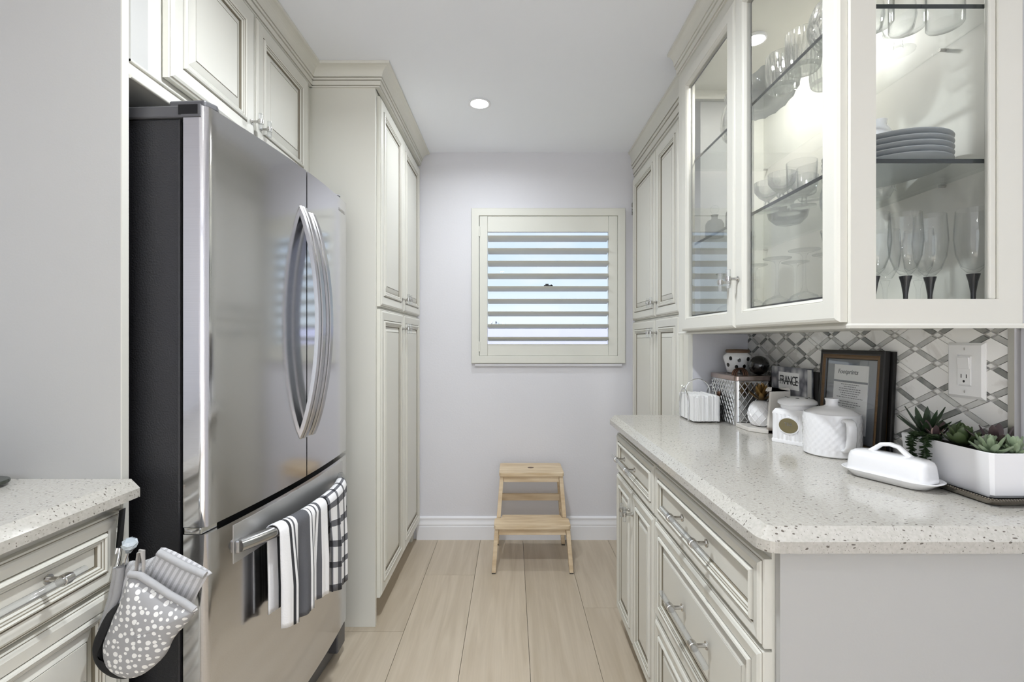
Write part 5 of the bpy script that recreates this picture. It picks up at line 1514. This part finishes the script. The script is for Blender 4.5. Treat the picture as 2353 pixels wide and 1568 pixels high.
# black-stemmed champagne flute
flute = [('bowl', gl('flute_bowl', [(.0, .098), (.010, .100), (.020, .112), (.029, .140), (.0325, .175), (.031, .205), (.029, .236), (.0282, .236), (.030, .205), (.0315, .175), (.028, .141), (.019, .114), (.0, .104)])),
         ('stem', gl('flute_stem', [(.0, .0975), (.012, .0965), (.008, .080), (.0045, .055), (.004, .020), (.006, .006), (.030, .003), (.032, .0), (.0, .0)], m='black_plastic'))]
for x, y, lb in ((.812, 1.055, 'black-stemmed flute half hidden by the end frame'), (.879, 1.05, 'second black-stemmed flute from the cabinet\'s front edge'), (.947, 1.065, 'third black-stemmed flute from the cabinet\'s front edge'), (.997, 1.016, 'black-stemmed flute nearest the wall')):
    spawn('champagne_flute', lb, 'flute', flute, (x, y, Z0), group='black-stemmed flutes on the cabinet floor')
clearfl = [('bowl', gl('clear_bowl', [(.0, .098), (.014, .101), (.026, .125), (.031, .165), (.028, .215), (.0272, .215), (.030, .165), (.025, .127), (.0, .104)])),
           ('stem', gl('clear_stem', [(.0, .0975), (.010, .096), (.0045, .075), (.0035, .02), (.006, .006), (.028, .003), (.030, 0), (0, 0)], 20))]
for x, y, lb in ((.893, 1.125, 'clear wine glass between the first black-stemmed flutes'), (.968, 1.12, 'clear wine glass between the last black-stemmed flutes')):
    spawn('wine_glass', lb, 'wine glass', clearfl, (x, y, Z0), group='clear glasses behind the flutes')
# upturned wine glasses: bowl down, foot up
upt = [('bowl', gl('upturned_bowl', [(.036, .0), (.043, .030), (.042, .052), (.030, .070), (.010, .080), (.0, .082), (.0, .079), (.029, .068), (.041, .051), (.0422, .030), (.0355, .0)], 32)),
       ('stem', gl('upturned_stem', [(.009, .080), (.0045, .092), (.0035, .140), (.0045, .172), (.010, .180), (.036, .187), (.037, .189), (.0, .190)], 28))]
for x, y, lb in ((.759, 1.345, 'upturned wine glass in the middle of the near glass door'), (.760, 1.222, 'upturned wine glass beside the near door\'s frame'), (.759, 1.47, 'upturned wine glass beside the door knobs'), (.85, 1.41, 'upturned wine glass in the second row behind the near door'), (.86, 1.28, 'upturned wine glass deep behind the near door'), (.76, 1.66, 'upturned wine glass low behind the far door')):
    spawn('wine_glass', lb, 'wine glass', upt, (x, y, Z0), group='upturned wine glasses on the cabinet floor')
vase = [('vase', gl('tall_vase', [(0, 0), (.032, 0), (.034, .006), (.026, .06), (.032, .14), (.046, .215), (.047, .222), (.045, .215), (.030, .14), (.024, .06), (0, .012)], 32))]
spawn('glass_vase', 'tall flared glass vase beside the near door\'s hinge side', 'vase', vase, (.80, 1.135, Z0))
# small items on the lower shelf
dec = [('bottle', gl('decanter_body', [(0, 0), (.030, 0), (.033, .006), (.033, .048), (.026, .062), (.011, .068), (.0105, .080), (.014, .083), (.012, .083), (.009, .078)], 28, m='smoke_glass')),
       ('stopper', gl('decanter_stopper', [(0, .079), (.008, .081), (.007, .088)] + [(.0155 * sin(pi * (.15 + .85 * k / 8)), .104 - .0155 * cos(pi * (.15 + .85 * k / 8))) for k in range(9)], 24))]
spawn('decanter', 'small smoked glass decanter with a round stopper', 'decanter', dec, (.748, 1.735, Z1))
spawn('decanter', 'smoked glass bottle half hidden by the far door\'s stile', 'decanter', [dec[0]], (.768, 1.60, Z1), scale=1.15)
tumb = [('tumbler', gl('tumbler_wall', [(0, .0), (.030, .0), (.033, .004), (.036, .085), (.0345, .085), (.0315, .010), (0, .010)], 28))]
goblet = [('goblet', gl('goblet_wall', [(0, .0), (.030, .0), (.030, .003), (.008, .008), (.006, .03), (.022, .042), (.034, .06), (.035, .085), (.0335, .085), (.032, .061), (.02, .046), (0, .04)], 28, m='cut_crystal'))]
for x, y, lb in ((.752, 1.385, 'crystal goblet on the lower shelf by the door knobs'), (.83, 1.41, 'crystal goblet in the second row on the lower shelf'), (.752, 1.310, 'crystal goblet left of the plain tumblers'), (.83, 1.335, 'crystal goblet behind the lower shelf\'s front row')):
    spawn('crystal_goblet', lb, 'goblet', goblet, (x, y, Z1), group='crystal goblets on the lower shelf')
for x, y, lb in ((.755, 1.225, 'plain glass tumbler on the lower shelf beside the plates'), (.805, 1.262, 'plain glass tumbler behind the front tumbler')):
    spawn('glass_tumbler', lb, 'tumbler', tumb, (x, y, Z1), group='plain tumblers on the lower shelf')
spawn('smoke_bowl', 'dark smoked bowl at the back of the lower shelf', 'bowl', [('bowl', gl('smoke_bowl_wall', [(0, 0), (.035, 0), (.055, .02), (.062, .05), (.060, .05), (.05, .022), (0, .006)], 28, m='smoke_glass', wob=lambda t, z: 1 + .06 * cos(5 * t)))], (.90, 1.53, Z1))
# stack of plates
plate = gl('plate_disc', [(0, 0), (.066, 0), (.072, .004), (.098, .012), (.122, .017), (.123, .019), (.097, .0155), (.068, .0075), (0, .0055)], 48, m='frosted_plate')
for k, lb in enumerate(('bottom', 'second', 'third', 'fourth', 'top')):
    spawn('dinner_plate', lb + ' frosted grey plate of the lower shelf stack' if k in (0, 4) else lb + ' frosted grey plate from below in the shelf stack', 'plate', [('plate', plate)], (.878, 1.110, Z1 + k * .0125), group='stacked plates on the lower shelf')
# silvered plate standing on edge
o = spawn('standing_plate', 'silver-rimmed plate standing on edge behind the plates', 'plate', [('plate', gl('standing_disc', [(0, 0), (.06, 0), (.085, .012), (.086, .014), (.06, .004), (0, .004)], 40, m='tin'))], (1.004, 1.425, Z1 + .085))
o.rotation_euler = (0, radians(-80), 0)
# white scaled vase
sc_ = thing('scaled_vase', 'white fish-scale textured vase behind the stacked plates', 'vase', (.795, 1.285 - .03, Z1), world=False)
# keep it off the plates
sc_.location = (.983, 1.262, Z1); sc_.scale = (.84, .84, .95)
sv = [(0, 0), (.030, 0), (.040, .02), (.052, .07), (.056, .11), (.050, .15), (.036, .185), (.022, .205), (.024, .22), (.021, .22), (.018, .205)]
MB().lathe(sv, 36).build('vase_body', 'white_ceramic', sc_, smooth=60)
mb = MB()
for r_ in range(9):
    z = .185 - r_ * .019
    for (ra, za), (rb, zb) in zip(sv[1:-1], sv[2:]):
        if za <= z <= zb: rad = ra + (rb - ra) * (z - za) / max(1e-6, zb - za); break
    for k in range(12):
        th = 2 * pi * (k + .5 * (r_ % 2)) / 12; w = rad * .30
        n_ = Vector((cos(th), sin(th), 0)); u_ = Vector((-sin(th), cos(th), 0)); c = n_ * (rad + .0005) + Vector((0, 0, z))
        pts = [c + u_ * w * cos(pi * q / 6) * .9 - n_ * (.5 * w * cos(pi * q / 6) ** 2 * .5) + Vector((0, 0, -.016 * sin(pi * q / 6))) + n_ * .002 * sin(pi * q / 6) for q in range(7)]
        mb.tube(pts, .0011, 4)
mb.build('scale_ridges', 'white_ceramic', sc_, smooth=60)
# upper shelf
crys = [('tumbler', gl('crystal_wall', [(0, .0), (.034, .0), (.037, .004), (.039, .012), (.0395, .020), (.041, .030), (.0405, .040), (.042, .050), (.043, .098), (.041, .098), (.0395, .050), (.035, .012), (0, .012)], 48, m='cut_crystal', wob=lambda t, z: 1 + (.06 * (round(t / (2 * pi) * 48) % 2 - .5) if .003 < z < .055 else 0), smooth=None))]
for x, y, lb in ((.762, 1.325, 'cut crystal tumbler on the upper shelf by the door frame'), (.762, 1.228, 'cut crystal tumbler in the middle of the upper shelf'), (.87, 1.30, 'cut crystal tumbler in the upper shelf\'s second row')):
    spawn('crystal_tumbler', lb, 'tumbler', crys, (x, y, Z2), group='crystal tumblers on the upper shelf')
hi = [('tumbler', gl('highball_wall', [(0, .0), (.032, .0), (.034, .003), (.0345, .12), (.033, .12), (.0325, .008), (0, .008)], 32))]
for x, y, lb in ((.815, 1.055, 'tall clear tumbler on the upper shelf nearest the aisle'), (.895, 1.065, 'tall clear tumbler in the middle of the upper shelf\'s near end'), (.972, 1.055, 'tall clear tumbler on the upper shelf nearest the wall')):
    spawn('highball_glass', lb, 'tumbler', hi, (x, y, Z2), group='tall tumblers on the upper shelf')
foot = [('glass', gl('footed_wall', [(0, 0), (.033, 0), (.034, .003), (.010, .008), (.008, .03), (.03, .05), (.036, .08), (.034, .11), (.0325, .11), (.034, .08), (.028, .052), (0, .04)], 32))]
for x, y, lb in ((.868, 1.15, 'footed glass behind the tall tumblers, aisle side'), (.945, 1.15, 'footed glass behind the tall tumblers, wall side')):
    spawn('footed_glass', lb, 'glass', foot, (x, y, Z2), group='footed glasses on the upper shelf')
# crystal pineapple jar
pj = thing('crystal_pineapple', 'cut crystal pineapple jar on the upper shelf', 'jar', (.775, 1.140, Z2), world=False)
MB().lathe([(0, 0), (.030, 0), (.032, .008), (.038, .016), (.044, .028), (.0475, .040), (.050, .052), (.050, .064), (.048, .076), (.045, .088), (.040, .100), (.034, .112), (.030, .118), (.027, .118), (.034, .100), (.043, .060), (.032, .022), (0, .014)], 40, wob=lambda t, z: 1 + .07 * ((round(t / (2 * pi) * 40) + round(z * 250)) % 2 - .5)).build('jar_body', 'cut_crystal', pj)
cl_ = leaf_mesh('crystal_leaf', .045, .014, .006, 'cut_crystal', .3)
for lv, (n, el, z) in enumerate(((6, .55, .118), (5, .95, .122), (3, 1.35, .128))):
    for k in range(n): put_leaf(pj, cl_, (0, 0, z), 2 * pi * k / n + lv * .4, el, .9)
# scalloped crystal platter and vase
o = spawn('crystal_platter', 'scalloped crystal platter standing on the upper shelf', 'platter', [('platter', gl('platter_disc', [(0, 0), (.055, 0), (.085, .010), (.100, .020), (.101, .023), (.084, .014), (.055, .005), (0, .005)], 60, m='smoke_glass', wob=lambda t, z: 1 + .025 * cos(20 * t)))], (.845, 1.53, Z2 + .1035))
o.rotation_euler = (0, radians(-78), radians(35))
spawn('crystal_vase', 'cut crystal vase on the upper shelf by the far door\'s stile', 'vase', [('vase', gl('crystal_vase_wall', [(0, 0), (.026, 0), (.034, .012), (.040, .05), (.036, .09), (.024, .125), (.028, .16), (.026, .16), (.022, .125), (.033, .09), (.037, .05), (0, .015)], 40, m='cut_crystal', wob=lambda t, z: 1 + .04 * sin(10 * t + z * 120), smooth=25))], (.778, 1.655, Z2))
